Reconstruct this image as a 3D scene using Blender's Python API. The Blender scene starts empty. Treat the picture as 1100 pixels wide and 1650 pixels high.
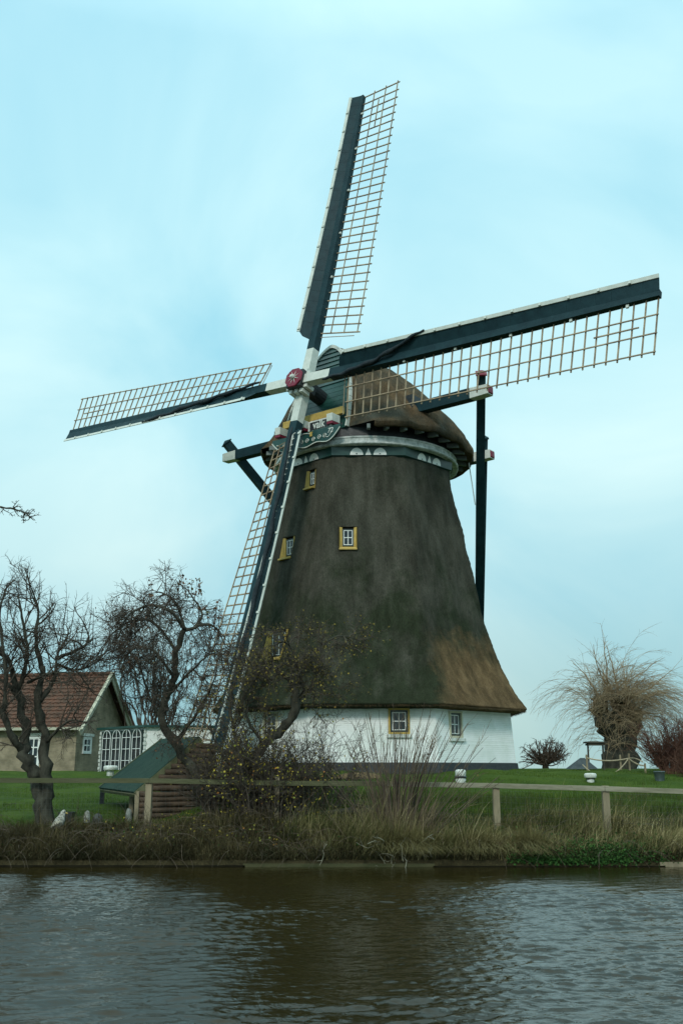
import bpy, bmesh, math, random
import numpy as np
from mathutils import Vector, Matrix
random.seed(7); RNG = np.random.default_rng(7)
R = math.radians
sc = bpy.context.scene
COL = sc.collection

# ------------------------------------------------------------------ camera
CZ = 1.9                      # eye height above the water
PITCH = 0.2526
cam = bpy.data.cameras.new('camera'); cam_o = bpy.data.objects.new('camera', cam); COL.objects.link(cam_o)
cam.sensor_fit = 'VERTICAL'; cam.sensor_height = 24.0; cam.lens = 24.0*1600/1650
cam.clip_start = 0.1; cam.clip_end = 5000
cam_o.location = (0, 0, CZ); cam_o.rotation_euler = (math.pi/2+PITCH, 0, 0)
sc.camera = cam_o
sc.view_settings.view_transform = 'Standard'; sc.view_settings.look = 'None'
sc.view_settings.gamma = 1; sc.view_settings.exposure = 0.12
try: sc.view_settings.use_curve_mapping = False
except Exception: pass
sc.cycles.max_bounces = 6; sc.cycles.transparent_max_bounces = 8

# ------------------------------------------------------------------ world: overcast sky
SUN_EL, SUN_AZ = R(36), R(195)           # sun behind the viewer, veiled by cloud
w = bpy.data.worlds.new('World'); sc.world = w; w.use_nodes = True
nt = w.node_tree; nt.nodes.clear()
def N(t, x=0, y=0): return nt.nodes.new(t)
out = N('ShaderNodeOutputWorld'); bg = N('ShaderNodeBackground')
sky = N('ShaderNodeTexSky'); sky.sky_type = 'NISHITA'; sky.sun_disc = False
sky.sun_elevation = SUN_EL; sky.sun_rotation = SUN_AZ
sky.air_density = 1.5; sky.dust_density = 3.0
scl = N('ShaderNodeVectorMath'); scl.operation = 'SCALE'; scl.inputs['Scale'].default_value = 0.10
nt.links.new(sky.outputs[0], scl.inputs[0])
tc = N('ShaderNodeTexCoord'); sep = N('ShaderNodeSeparateXYZ'); nt.links.new(tc.outputs['Generated'], sep.inputs[0])
ramp = N('ShaderNodeValToRGB')            # elevation (sin) -> cloud colour
cr = ramp.color_ramp
cr.elements[0].position = 0.0; cr.elements[0].color = (0.37, 0.59, 0.585, 1)
cr.elements[1].position = 1.0; cr.elements[1].color = (1.3, 1.6, 1.5, 1)
for pos, c in ((0.06, (0.42, 0.655, 0.66)), (0.16, (0.53, 0.80, 0.825)), (0.30, (0.60, 0.91, 0.94)), (0.45, (0.55, 0.90, 0.96)), (0.64, (0.48, 0.85, 0.95)), (0.76, (0.95, 1.35, 1.38))):
    e = cr.elements.new(pos); e.color = c+(1,)
nt.links.new(sep.outputs['Z'], ramp.inputs[0])
mp = N('ShaderNodeMapping'); mp.inputs['Scale'].default_value = (1.0, 1.0, 1.4); mp.inputs['Location'].default_value = (0.35, 0.1, 0.2)
nt.links.new(tc.outputs['Generated'], mp.inputs[0])
nz = N('ShaderNodeTexNoise'); nz.inputs['Scale'].default_value = 2.6; nz.inputs['Detail'].default_value = 6; nz.inputs['Roughness'].default_value = .48
nz.inputs['Distortion'].default_value = .5
nt.links.new(mp.outputs[0], nz.inputs[0])
cr2 = N('ShaderNodeValToRGB'); c2 = cr2.color_ramp
c2.elements[0].position = .33; c2.elements[0].color = (.60, .78, .88, 1)
c2.elements[1].position = .66; c2.elements[1].color = (1.14, 1.04, 1.02, 1)
nt.links.new(nz.outputs[0], cr2.inputs[0])
mul = N('ShaderNodeMixRGB'); mul.blend_type = 'MULTIPLY'; mul.inputs[0].default_value = 1
nt.links.new(ramp.outputs[0], mul.inputs[1]); nt.links.new(cr2.outputs[0], mul.inputs[2])
mx = N('ShaderNodeMixRGB'); mx.inputs[0].default_value = 0.96
nt.links.new(scl.outputs[0], mx.inputs[1]); nt.links.new(mul.outputs[0], mx.inputs[2])
nt.links.new(mx.outputs[0], bg.inputs[0]); bg.inputs[1].default_value = 1.0
nt.links.new(bg.outputs[0], out.inputs[0])

sun = bpy.data.lights.new('sun', 'SUN'); sun.energy = 1.5; sun.angle = R(12); sun.color = (1.0, .97, .88)
sun_o = bpy.data.objects.new('sun', sun); COL.objects.link(sun_o)
# direction towards the sun (azimuth clockwise from +Y)
sd = Vector((math.sin(SUN_AZ)*math.cos(SUN_EL), math.cos(SUN_AZ)*math.cos(SUN_EL), math.sin(SUN_EL)))
sun_o.rotation_euler = sd.to_track_quat('Z', 'Y').to_euler()
sun_o.location = (0, -20, 40)

# ------------------------------------------------------------------ helpers
F_PX = 1600.0
def at(px, py, Y):
    """world point on the ray of pixel (px,py) of the 1100x1650 picture, at distance Y"""
    c, s = math.cos(PITCH), math.sin(PITCH)
    a = (px-550)/F_PX; b = (825-py)/F_PX
    d = Vector((a, c-b*s, s+b*c))
    return Vector((0, 0, CZ)) + d*(Y/d.y)

def smooth(a, b, x):
    t = min(1, max(0, (x-a)/(b-a))); return t*t*(3-2*t)
YR = [20.0, 20.75, 20.95, 21.3, 22.5, 25, 28, 31, 36, 60, 3000]
ZR = [-1.2, -1.0, .10, .28, .65, 1.15, 1.58, 1.80, 1.83, 1.78, 1.6]
YL = [20.0, 20.75, 20.95, 21.3, 22.5, 24.5, 28, 32, 38, 60, 3000]
ZL = [-1.2, -1.0, .10, .26, .58, .70, 1.02, 1.40, 1.76, 1.78, 1.6]
def gz(x, y):
    k = smooth(-4.6, -2.6, x)
    return float(np.interp(y, YL, ZL)*(1-k) + np.interp(y, YR, ZR)*k)
def gzv(x, y):
    t = np.clip((x+4.6)/2.0, 0, 1); k = t*t*(3-2*t)
    return np.interp(y, YL, ZL)*(1-k) + np.interp(y, YR, ZR)*k

def mat(name, color, rough=.8, spec=.3, metallic=0, noise=None, bump=None, vary=None):
    """noise=(scale, color2, detail, stretch) mixes a second colour; bump=(scale, strength, stretch)"""
    m = bpy.data.materials.new(name); m.use_nodes = True
    t = m.node_tree; b = t.nodes['Principled BSDF']
    b.inputs['Base Color'].default_value = (*color, 1); b.inputs['Roughness'].default_value = rough
    b.inputs['Metallic'].default_value = metallic
    b.inputs['Specular IOR Level'].default_value = spec
    tcn = t.nodes.new('ShaderNodeTexCoord')
    if noise:
        s, c2_, det, st = noise
        mp_ = t.nodes.new('ShaderNodeMapping'); mp_.inputs['Scale'].default_value = st
        n_ = t.nodes.new('ShaderNodeTexNoise'); n_.inputs['Scale'].default_value = s; n_.inputs['Detail'].default_value = det
        n_.inputs['Roughness'].default_value = .65
        r_ = t.nodes.new('ShaderNodeValToRGB')
        r_.color_ramp.elements[0].position = .36; r_.color_ramp.elements[0].color = (*color, 1)
        r_.color_ramp.elements[1].position = .66; r_.color_ramp.elements[1].color = (*c2_, 1)
        t.links.new(tcn.outputs['Object'], mp_.inputs[0]); t.links.new(mp_.outputs[0], n_.inputs[0])
        t.links.new(n_.outputs[0], r_.inputs[0]); t.links.new(r_.outputs[0], b.inputs['Base Color'])
    if bump:
        s, strn, st = bump
        mp_ = t.nodes.new('ShaderNodeMapping'); mp_.inputs['Scale'].default_value = st
        n_ = t.nodes.new('ShaderNodeTexNoise'); n_.inputs['Scale'].default_value = s; n_.inputs['Detail'].default_value = 6
        bp = t.nodes.new('ShaderNodeBump'); bp.inputs['Strength'].default_value = strn; bp.inputs['Distance'].default_value = .03
        t.links.new(tcn.outputs['Object'], mp_.inputs[0]); t.links.new(mp_.outputs[0], n_.inputs[0])
        t.links.new(n_.outputs[0], bp.inputs['Height']); t.links.new(bp.outputs[0], b.inputs['Normal'])
    return m
def mat_attr(name, stops, rough=.85, spec=.15, sss=False):
    """colour from the per-blade / per-leaf random attribute 'rnd'"""
    m = bpy.data.materials.new(name); m.use_nodes = True
    t = m.node_tree; b = t.nodes['Principled BSDF']
    a = t.nodes.new('ShaderNodeAttribute'); a.attribute_name = 'rnd'
    r_ = t.nodes.new('ShaderNodeValToRGB'); cr_ = r_.color_ramp
    cr_.elements[0].position = stops[0][0]; cr_.elements[0].color = (*stops[0][1], 1)
    cr_.elements[1].position = stops[-1][0]; cr_.elements[1].color = (*stops[-1][1], 1)
    for p_, c_ in stops[1:-1]:
        e_ = cr_.elements.new(p_); e_.color = (*c_, 1)
    t.links.new(a.outputs['Fac'], r_.inputs[0]); t.links.new(r_.outputs[0], b.inputs['Base Color'])
    b.inputs['Roughness'].default_value = rough; b.inputs['Specular IOR Level'].default_value = spec
    return m

class MB:
    def __init__(s): s.v = []; s.f = []; s.m = []
    def add(s, vs, fs, mi=0):
        o = len(s.v); s.v += [tuple(p) for p in vs]; s.f += [tuple(i+o for i in f) for f in fs]; s.m += [mi]*len(fs)
    def hexa(s, c, mi=0):       # 8 corners: bottom 4 ccw, top 4 ccw
        s.add(c, [(3,2,1,0),(4,5,6,7),(0,1,5,4),(1,2,6,5),(2,3,7,6),(3,0,4,7)], mi)
    def box(s, o, ax, ay, az, mi=0):   # centre and three half-vectors
        o = Vector(o); ax = Vector(ax); ay = Vector(ay); az = Vector(az)
        s.hexa([o-ax-ay-az, o+ax-ay-az, o+ax+ay-az, o-ax+ay-az, o-ax-ay+az, o+ax-ay+az, o+ax+ay+az, o-ax+ay+az], mi)
    def bar(s, a, b, w_, h_, up=(0,0,1), mi=0, w2=None, h2=None):
        a = Vector(a); b = Vector(b); d = (b-a).normalized(); up = Vector(up)
        x = d.cross(up)
        if x.length < 1e-4: x = d.cross(Vector((1,0,0)))
        x.normalize(); y = x.cross(d).normalized()
        w2 = w_ if w2 is None else w2; h2 = h_ if h2 is None else h2
        q = [a-x*w_/2-y*h_/2, a+x*w_/2-y*h_/2, a+x*w_/2+y*h_/2, a-x*w_/2+y*h_/2]
        r = [b-x*w2/2-y*h2/2, b+x*w2/2-y*h2/2, b+x*w2/2+y*h2/2, b-x*w2/2+y*h2/2]
        s.hexa(q+r, mi)
    def tube(s, pts, rad, n=5, mi=0, cap=True):
        L_ = len(pts); o = len(s.v); P = [Vector(p) for p in pts]
        d0 = (P[1]-P[0]).normalized(); x = d0.orthogonal().normalized()
        for i in range(L_):
            d = (P[min(i+1, L_-1)]-P[max(i-1, 0)])
            if d.length < 1e-7: d = d0
            d.normalize(); x = x-d*x.dot(d)
            if x.length < 1e-5: x = d.orthogonal()
            x.normalize(); y = d.cross(x); r = rad[i] if hasattr(rad, '__len__') else rad
            for k in range(n):
                a = 2*math.pi*k/n; q = P[i]+x*(r*math.cos(a))+y*(r*math.sin(a)); s.v.append((q.x, q.y, q.z))
        for i in range(L_-1):
            for k in range(n):
                a = o+i*n+k; b = o+i*n+(k+1) % n
                s.f.append((a, b, b+n, a+n)); s.m.append(mi)
        if cap and n > 2:
            s.f.append(tuple(o+k for k in reversed(range(n)))); s.m.append(mi)
            s.f.append(tuple(o+(L_-1)*n+k for k in range(n))); s.m.append(mi)
    def lathe(s, cx, cy, prof, n=32, mi=0, close=False):
        o = len(s.v)
        for (r, z) in prof:
            for k in range(n):
                a = 2*math.pi*k/n; s.v.append((cx+r*math.cos(a), cy+r*math.sin(a), z))
        m_ = len(prof)
        for i in range(m_-1):
            for k in range(n):
                s.f.append((o+i*n+k, o+i*n+(k+1) % n, o+(i+1)*n+(k+1) % n, o+(i+1)*n+k)); s.m.append(mi)
        if close:
            s.f.append(tuple(o+k for k in reversed(range(n)))); s.m.append(mi)
            s.f.append(tuple(o+(m_-1)*n+k for k in range(n))); s.m.append(mi)
    def build(s, name, mats, parent=None, loc=None, smooth_=False, bevel=0, **tags):
        me = bpy.data.meshes.new(name)
        off = Vector(wloc(parent)) if parent is not None else Vector(loc or (0, 0, 0))
        me.from_pydata([(a-off.x, b-off.y, c-off.z) for a, b, c in s.v], [], s.f)
        if not isinstance(mats, (list, tuple)): mats = [mats]
        for m_ in mats: me.materials.append(m_)
        if len(mats) > 1: me.polygons.foreach_set('material_index', s.m)
        if smooth_: me.polygons.foreach_set('use_smooth', [True]*len(me.polygons))
        me.update()
        o = bpy.data.objects.new(name, me); COL.objects.link(o)
        if parent is not None: o.parent = parent
        else: o.location = off
        if bevel:
            b = o.modifiers.new('bevel', 'BEVEL'); b.width = bevel; b.segments = 2; b.limit_method = 'ANGLE'; b.angle_limit = R(40)
        for k, v in tags.items(): o['category' if k == 'cat' else k] = v
        return o
def wloc(o):
    v = Vector(o.location)
    while o.parent is not None: o = o.parent; v += Vector(o.location)
    return v
def thing(name, loc, label, cat, group=None):
    o = bpy.data.objects.new(name, None); COL.objects.link(o); o.location = loc
    o.empty_display_size = .3
    o['label'] = label; o['category'] = cat
    if group: o['group'] = group
    return o
def bake(o):
    """apply modifiers"""
    dg = bpy.context.evaluated_depsgraph_get(); dg.update()
    me = bpy.data.meshes.new_from_object(o.evaluated_get(dg)); o.modifiers.clear(); o.data = me
def text_mesh(name, body, size, M, material, parent, extrude=.006, shear=0):
    cu = bpy.data.curves.new(name, 'FONT'); cu.body = body; cu.size = size; cu.extrude = extrude
    cu.align_x = 'CENTER'; cu.align_y = 'CENTER'; cu.offset = size*.018; cu.shear = shear
    tmp = bpy.data.objects.new('tmp', cu); COL.objects.link(tmp)
    dg = bpy.context.evaluated_depsgraph_get(); dg.update()
    me = bpy.data.meshes.new_from_object(tmp.evaluated_get(dg)); bpy.data.objects.remove(tmp); bpy.data.curves.remove(cu)
    off = wloc(parent)
    me.transform(Matrix.Translation(-off) @ M); me.materials.clear(); me.materials.append(material)
    o = bpy.data.objects.new(name, me); COL.objects.link(o); o.parent = parent
    return o

# ------------------------------------------------------------------ materials
M_navy = mat('sail_timber_paint', (.005, .024, .031), .62, .22, noise=(3, (.010, .038, .046), 4, (1,1,1)), bump=(25, .15, (1,1,1)))
M_white = mat('white_paint', (.62, .64, .58), .5, .4, noise=(5, (.50, .53, .47), 5, (1,1,1)))
M_green = mat('dark_green_paint', (.008, .045, .038), .35, .5, noise=(4, (.016, .065, .055), 4, (1,1,1)))
M_yellow = mat('ochre_paint', (.52, .36, .09), .55, .3, noise=(8, (.40, .28, .08), 5, (1,1,1)))
M_red = mat('maroon_paint', (.20, .012, .035), .5, .4, noise=(9, (.14, .01, .025), 4, (1,1,1)))
M_lat = mat('lattice_wood', (.40, .31, .20), .7, .3, noise=(2.5, (.17, .12, .08), 5, (1,1,1)))
M_black = mat('black_tar', (.012, .014, .017), .45, .4, noise=(6, (.03, .034, .036), 6, (1,1,3)), bump=(20, .3, (1,1,1)))
M_cloth = mat('sail_cloth', (.014, .022, .028), .8, .2, noise=(5, (.03, .04, .045), 4, (1,1,1)), bump=(14, .8, (1,1,1)))
M_glass = mat('window_glass', (.012, .017, .020), .05, .5, noise=(5, (.035, .045, .05), 3, (1,1,1)))
M_sash = mat('sash_dark_green', (.012, .03, .026), .4, .5)
M_sashw = mat('sash_white', (.78, .80, .77), .5, .4)
M_grey = mat('grey_rafter_paint', (.22, .26, .25), .6, .3, noise=(6, (.15, .18, .17), 4, (1,1,1)))
M_wood = mat('weathered_wood', (.30, .25, .165), .85, .2, noise=(5, (.19, .16, .105), 8, (1,1,.2)), bump=(30, .5, (1,1,.15)))
M_rail = mat('weathered_rail', (.29, .27, .20), .85, .2, noise=(5, (.16, .155, .10), 8, (.2,1,1)), bump=(30, .5, (.15,1,1)))
M_bark = mat('wet_bark', (.026, .025, .019), .85, .2, noise=(7, (.070, .068, .050), 7, (1,1,.5)), bump=(16, 1.0, (1,1,.4)))
M_bark2 = mat('twig_bark', (.055, .046, .036), .85, .15, noise=(3, (.095, .078, .060), 3, (1,1,1)))
M_willow = mat('willow_twigs', (.40, .30, .18), .8, .2, noise=(2, (.22, .155, .095), 3, (1,1,1)))
M_redtwig = mat('red_brown_twigs', (.075, .035, .026), .8, .2, noise=(2, (.11, .055, .035), 3, (1,1,1)))
M_stem = mat('shrub_stems', (.10, .075, .055), .8, .2, noise=(2, (.055, .04, .03), 3, (1,1,1)))
M_wstone = mat('whitewashed_post', (.72, .74, .70), .75, .2, noise=(9, (.42, .44, .38), 7, (1,1,1)), bump=(20, .5, (1,1,1)))
M_shadowplank = mat('shadow_black_plank', (.010, .009, .006), .95, .05, noise=(6, (.022, .020, .012), 6, (.3,1,1)))  # near-black colour paints in the shadow beneath the overhanging grass
M_wire = mat('fence_wire', (.10, .11, .10), .5, .4, metallic=.3)
M_leafy = mat_attr('yellow_leaves', [(0, (.26, .19, .03)), (.45, (.42, .33, .05)), (.7, (.20, .21, .04)), (.88, (.14, .17, .03)), (1, (.45, .16, .04))])
M_leafd = mat_attr('dark_leaves', [(0, (.05, .06, .02)), (.5, (.09, .085, .03)), (.8, (.14, .11, .04)), (1, (.20, .14, .04))])
M_leafb = mat_attr('brown_leaves', [(0, (.10, .05, .03)), (.6, (.16, .08, .045)), (1, (.09, .10, .04))])

def thatch_mat(name, patch):
    m = bpy.data.materials.new(name); m.use_nodes = True; t = m.node_tree; b = t.nodes['Principled BSDF']
    n = lambda k: t.nodes.new(k); L = t.links.new
    b.inputs['Roughness'].default_value = .95; b.inputs['Specular IOR Level'].default_value = .1
    tcn = n('ShaderNodeTexCoord')
    def noise(scale, st, det=6, rough=.65, dist=0):
        mp_ = n('ShaderNodeMapping'); mp_.inputs['Scale'].default_value = st; L(tcn.outputs['Object'], mp_.inputs[0])
        q = n('ShaderNodeTexNoise'); q.inputs['Scale'].default_value = scale; q.inputs['Detail'].default_value = det
        q.inputs['Roughness'].default_value = rough; q.inputs['Distortion'].default_value = dist; L(mp_.outputs[0], q.inputs[0]); return q.outputs[0]
    def ramp_(x, a, c1, b_, c2_):
        r_ = n('ShaderNodeValToRGB'); r_.color_ramp.elements[0].position = a; r_.color_ramp.elements[0].color = (*c1, 1)
        r_.color_ramp.elements[1].position = b_; r_.color_ramp.elements[1].color = (*c2_, 1); L(x, r_.inputs[0]); return r_.outputs[0]
    def mixc(f, a, b_, mode='MIX'):
        q = n('ShaderNodeMixRGB'); q.blend_type = mode
        if isinstance(f, float): q.inputs[0].default_value = f
        else: L(f, q.inputs[0])
        L(a, q.inputs[1]); L(b_, q.inputs[2]); return q.outputs[0]
    def math_(op, a, b_=None, clamp=False):
        q = n('ShaderNodeMath'); q.operation = op; q.use_clamp = clamp
        for i, v in enumerate((a, b_)):
            if v is None: continue
            if isinstance(v, (int, float)): q.inputs[i].default_value = v
            else: L(v, q.inputs[i])
        return q.outputs[0]
    big = noise(.8, (1, 1, .5), 9, .72)
    base = ramp_(big, .35, (.060, .060, .048), .68, (.100, .099, .080))
    grain = noise(30, (1, 1, .38), 10, .85)
    gr = ramp_(grain, .3, (.38, .38, .38), .72, (1.65, 1.60, 1.52))
    streak = noise(3.2, (1, 1, .12), 5, .6)
    st = ramp_(streak, .35, (.68, .68, .66), .65, (1.18, 1.18, 1.18))
    sep_ = n('ShaderNodeSeparateXYZ'); L(tcn.outputs['Object'], sep_.inputs[0])
    Z = sep_.outputs['Z']; X = sep_.outputs['X']; Y = sep_.outputs['Y']
    col = base
    if patch:
        # moss over the lower half
        moss_n = noise(.8, (1, 1, .8), 7, .68, .3)
        zf = math_('MULTIPLY', math_('SUBTRACT', 7.6, Z), .17, True)
        mf = math_('MULTIPLY', math_('ADD', moss_n, math_('MULTIPLY', zf, .30)), 1)
        mfac = ramp_(mf, .53, (0, 0, 0), .74, (.9, .9, .9))
        mossc = n('ShaderNodeRGB'); mossc.outputs[0].default_value = (.030, .040, .022, 1)
        col = mixc(mfac, col, mossc.outputs[0])
        # newer straw: right of the corner ridge, low on the body
        ang = math_('ARCTAN2', X, math_('MULTIPLY', Y, -1))     # 0 = towards the viewer, + to the right
        pn = noise(1.6, (1, 1, 1), 6, .7)
        fa = math_('MULTIPLY', math_('SUBTRACT', math_('ADD', ang, math_('MULTIPLY', math_('SUBTRACT', pn, .5), .35)), .37), 7, True)
        # slanting top edge, lower towards the ridge
        fz = math_('MULTIPLY', math_('SUBTRACT', 4.65, math_('ADD', Z, math_('MULTIPLY', math_('SUBTRACT', pn, .5), 3.2))), .8, True)
        fc = math_('MULTIPLY', math_('MULTIPLY', fa, fz), math_('MULTIPLY', math_('SUBTRACT', 1.9, ang), 8, True))
        tan = ramp_(noise(2.4, (1, 1, .5), 6), .3, (.115, .078, .042), .7, (.225, .150, .080))
        col = mixc(fc, col, tan)
    else:
        # cap: paler straw high up on the side
        pn = noise(.9, (1, 1, 1), 6, .7)
        f_ = ramp_(pn, .40, (0, 0, 0), .62, (.85, .85, .85))
        tan = n('ShaderNodeRGB'); tan.outputs[0].default_value = (.165, .112, .064, 1)
        col = mixc(f_, col, tan.outputs[0])
    col = mixc(1.0, col, gr, 'MULTIPLY'); col = mixc(1.0, col, st, 'MULTIPLY')
    L(col, b.inputs['Base Color'])
    bp = n('ShaderNodeBump'); bp.inputs['Strength'].default_value = 1.0; bp.inputs['Distance'].default_value = .07
    L(grain, bp.inputs['Height']); L(bp.outputs[0], b.inputs['Normal'])
    return m
M_thatch = thatch_mat('thatch', True); M_thatch_cap = thatch_mat('cap_thatch', False)

def brick_mat(name, c1, c2_, mortar, scale=1.0, bw=.21, bh=.06, bumpy=.6, dirt=None):
    m = bpy.data.materials.new(name); m.use_nodes = True; t = m.node_tree; b = t.nodes['Principled BSDF']
    L = t.links.new; n = lambda k: t.nodes.new(k)
    tcn = n('ShaderNodeTexCoord'); sp = n('ShaderNodeSeparateXYZ'); L(tcn.outputs['Object'], sp.inputs[0])
    ad = n('ShaderNodeMath'); ad.operation = 'SUBTRACT'; L(sp.outputs['X'], ad.inputs[0]); L(sp.outputs['Y'], ad.inputs[1])
    cb = n('ShaderNodeCombineXYZ'); L(ad.outputs[0], cb.inputs[0]); L(sp.outputs['Z'], cb.inputs[1])
    br = n('ShaderNodeTexBrick'); br.inputs['Scale'].default_value = scale
    br.inputs['Brick Width'].default_value = bw; br.inputs['Row Height'].default_value = bh; br.inputs['Mortar Size'].default_value = .008
    br.inputs['Color1'].default_value = (*c1, 1); br.inputs['Color2'].default_value = (*c2_, 1); br.inputs['Mortar'].default_value = (*mortar, 1)
    L(cb.outputs[0], br.inputs['Vector'])
    nz_ = n('ShaderNodeTexNoise'); nz_.inputs['Scale'].default_value = 2.2; nz_.inputs['Detail'].default_value = 7
    L(tcn.outputs['Object'], nz_.inputs[0])
    rr = n('ShaderNodeValToRGB'); rr.color_ramp.elements[0].position = .33; rr.color_ramp.elements[1].position = .62
    d = dirt or (.78, .80, .78); rr.color_ramp.elements[0].color = (*d, 1); rr.color_ramp.elements[1].color = (1, 1, 1, 1)
    L(nz_.outputs[0], rr.inputs[0])
    mm = n('ShaderNodeMixRGB'); mm.blend_type = 'MULTIPLY'; mm.inputs[0].default_value = 1
    L(br.outputs[0], mm.inputs[1]); L(rr.outputs[0], mm.inputs[2]); L(mm.outputs[0], b.inputs['Base Color'])
    n2 = n('ShaderNodeTexNoise'); n2.inputs['Scale'].default_value = 30; L(tcn.outputs['Object'], n2.inputs[0])
    a2 = n('ShaderNodeMath'); a2.operation = 'MULTIPLY_ADD'; L(br.outputs['Fac'], a2.inputs[0]); a2.inputs[1].default_value = -1.5; L(n2.outputs[0], a2.inputs[2])
    bp = n('ShaderNodeBump'); bp.inputs['Strength'].default_value = bumpy; bp.inputs['Distance'].default_value = .012
    L(a2.outputs[0], bp.inputs['Height']); L(bp.outputs[0], b.inputs['Normal'])
    b.inputs['Roughness'].default_value = .8
    return m
M_wbrick = brick_mat('whitewashed_brick', (.90, .91, .89), (.88, .89, .87), (.81, .83, .80), dirt=(.86, .88, .85))
M_brick = brick_mat('yellow_brown_brick', (.38, .31, .20), (.30, .24, .155), (.32, .28, .21), dirt=(.55, .56, .52))

# ------------------------------------------------------------------ ground
def build_ground():
    xs = np.unique(np.concatenate([np.linspace(-2500, -60, 12), np.linspace(-60, -16, 18), np.linspace(-16, 16, 129), np.linspace(16, 60, 18), np.linspace(60, 2500, 12)]))
    ys = np.unique(np.concatenate([np.linspace(-80, 19, 12), [20, 20.75, 20.95, 21.1], np.linspace(21.3, 40, 90), np.linspace(40, 90, 24), np.geomspace(90, 3000, 16)]))
    X, Y = np.meshgrid(xs, ys); Z = gzv(X, Y)
    bmp = .045*np.sin(X*1.7+np.sin(Y*1.3)*2)+.035*np.sin(Y*2.3+X*.9+1)+.02*np.sin(X*4.1+Y*3.3)
    Z = Z + bmp*((Y > 21.2) & (Y < 60))*np.clip((Y-21.2)/2, 0, 1)*.8
    v = np.stack([X, Y, Z], -1).reshape(-1, 3); nx = len(xs); ny = len(ys)
    f = [(j*nx+i, j*nx+i+1, (j+1)*nx+i+1, (j+1)*nx+i) for j in range(ny-1) for i in range(nx-1)]
    me = bpy.data.meshes.new('ground'); me.from_pydata(v.tolist(), [], f)
    me.polygons.foreach_set('use_smooth', [True]*len(f))
    m = bpy.data.materials.new('ground_turf'); m.use_nodes = True; t = m.node_tree; b = t.nodes['Principled BSDF']; L = t.links.new; n = lambda k: t.nodes.new(k)
    tcn = n('ShaderNodeTexCoord')
    def nz_(s, d=6):
        q = n('ShaderNodeTexNoise'); q.inputs['Scale'].default_value = s; q.inputs['Detail'].default_value = d; q.inputs['Roughness'].default_value = .7; L(tcn.outputs['Object'], q.inputs[0]); return q.outputs[0]
    def rp(x, a, c1, b_, c2_):
        r_ = n('ShaderNodeValToRGB'); r_.color_ramp.elements[0].position = a; r_.color_ramp.elements[0].color = (*c1, 1)
        r_.color_ramp.elements[1].position = b_; r_.color_ramp.elements[1].color = (*c2_, 1); L(x, r_.inputs[0]); return r_.outputs[0]
    lawn = rp(nz_(.9), .35, (.034, .066, .009), .68, (.070, .108, .016))
    fine = rp(nz_(40), .3, (.6, .6, .6), .7, (1.35, 1.35, 1.3))
    soil = rp(nz_(5), .35, (.030, .026, .014), .7, (.075, .062, .032))
    sp = n('ShaderNodeSeparateXYZ'); L(tcn.outputs['Object'], sp.inputs[0])
    a1 = n('ShaderNodeMath'); a1.operation = 'MULTIPLY_ADD'; L(nz_(1.2), a1.inputs[0]); a1.inputs[1].default_value = 2.2; L(sp.outputs['Y'], a1.inputs[2])
    k = rp(a1.outputs[0], .0, (0, 0, 0), 1, (1, 1, 1))
    mr = n('ShaderNodeMapRange'); mr.inputs[1].default_value = 24.2; mr.inputs[2].default_value = 25.4; L(a1.outputs[0], mr.inputs[0])
    mx_ = n('ShaderNodeMixRGB'); L(mr.outputs[0], mx_.inputs[0]); L(soil, mx_.inputs[1]); L(lawn, mx_.inputs[2])
    mu = n('ShaderNodeMixRGB'); mu.blend_type = 'MULTIPLY'; mu.inputs[0].default_value = 1; L(mx_.outputs[0], mu.inputs[1]); L(fine, mu.inputs[2])
    L(mu.outputs[0], b.inputs['Base Color']); b.inputs['Roughness'].default_value = .95; b.inputs['Specular IOR Level'].default_value = .1
    bp = n('ShaderNodeBump'); bp.inputs['Strength'].default_value = .8; bp.inputs['Distance'].default_value = .05; L(nz_(25), bp.inputs['Height']); L(bp.outputs[0], b.inputs['Normal'])
    me.materials.append(m)
    o = bpy.data.objects.new('ground', me); COL.objects.link(o); o['kind'] = 'structure'
build_ground()

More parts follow.
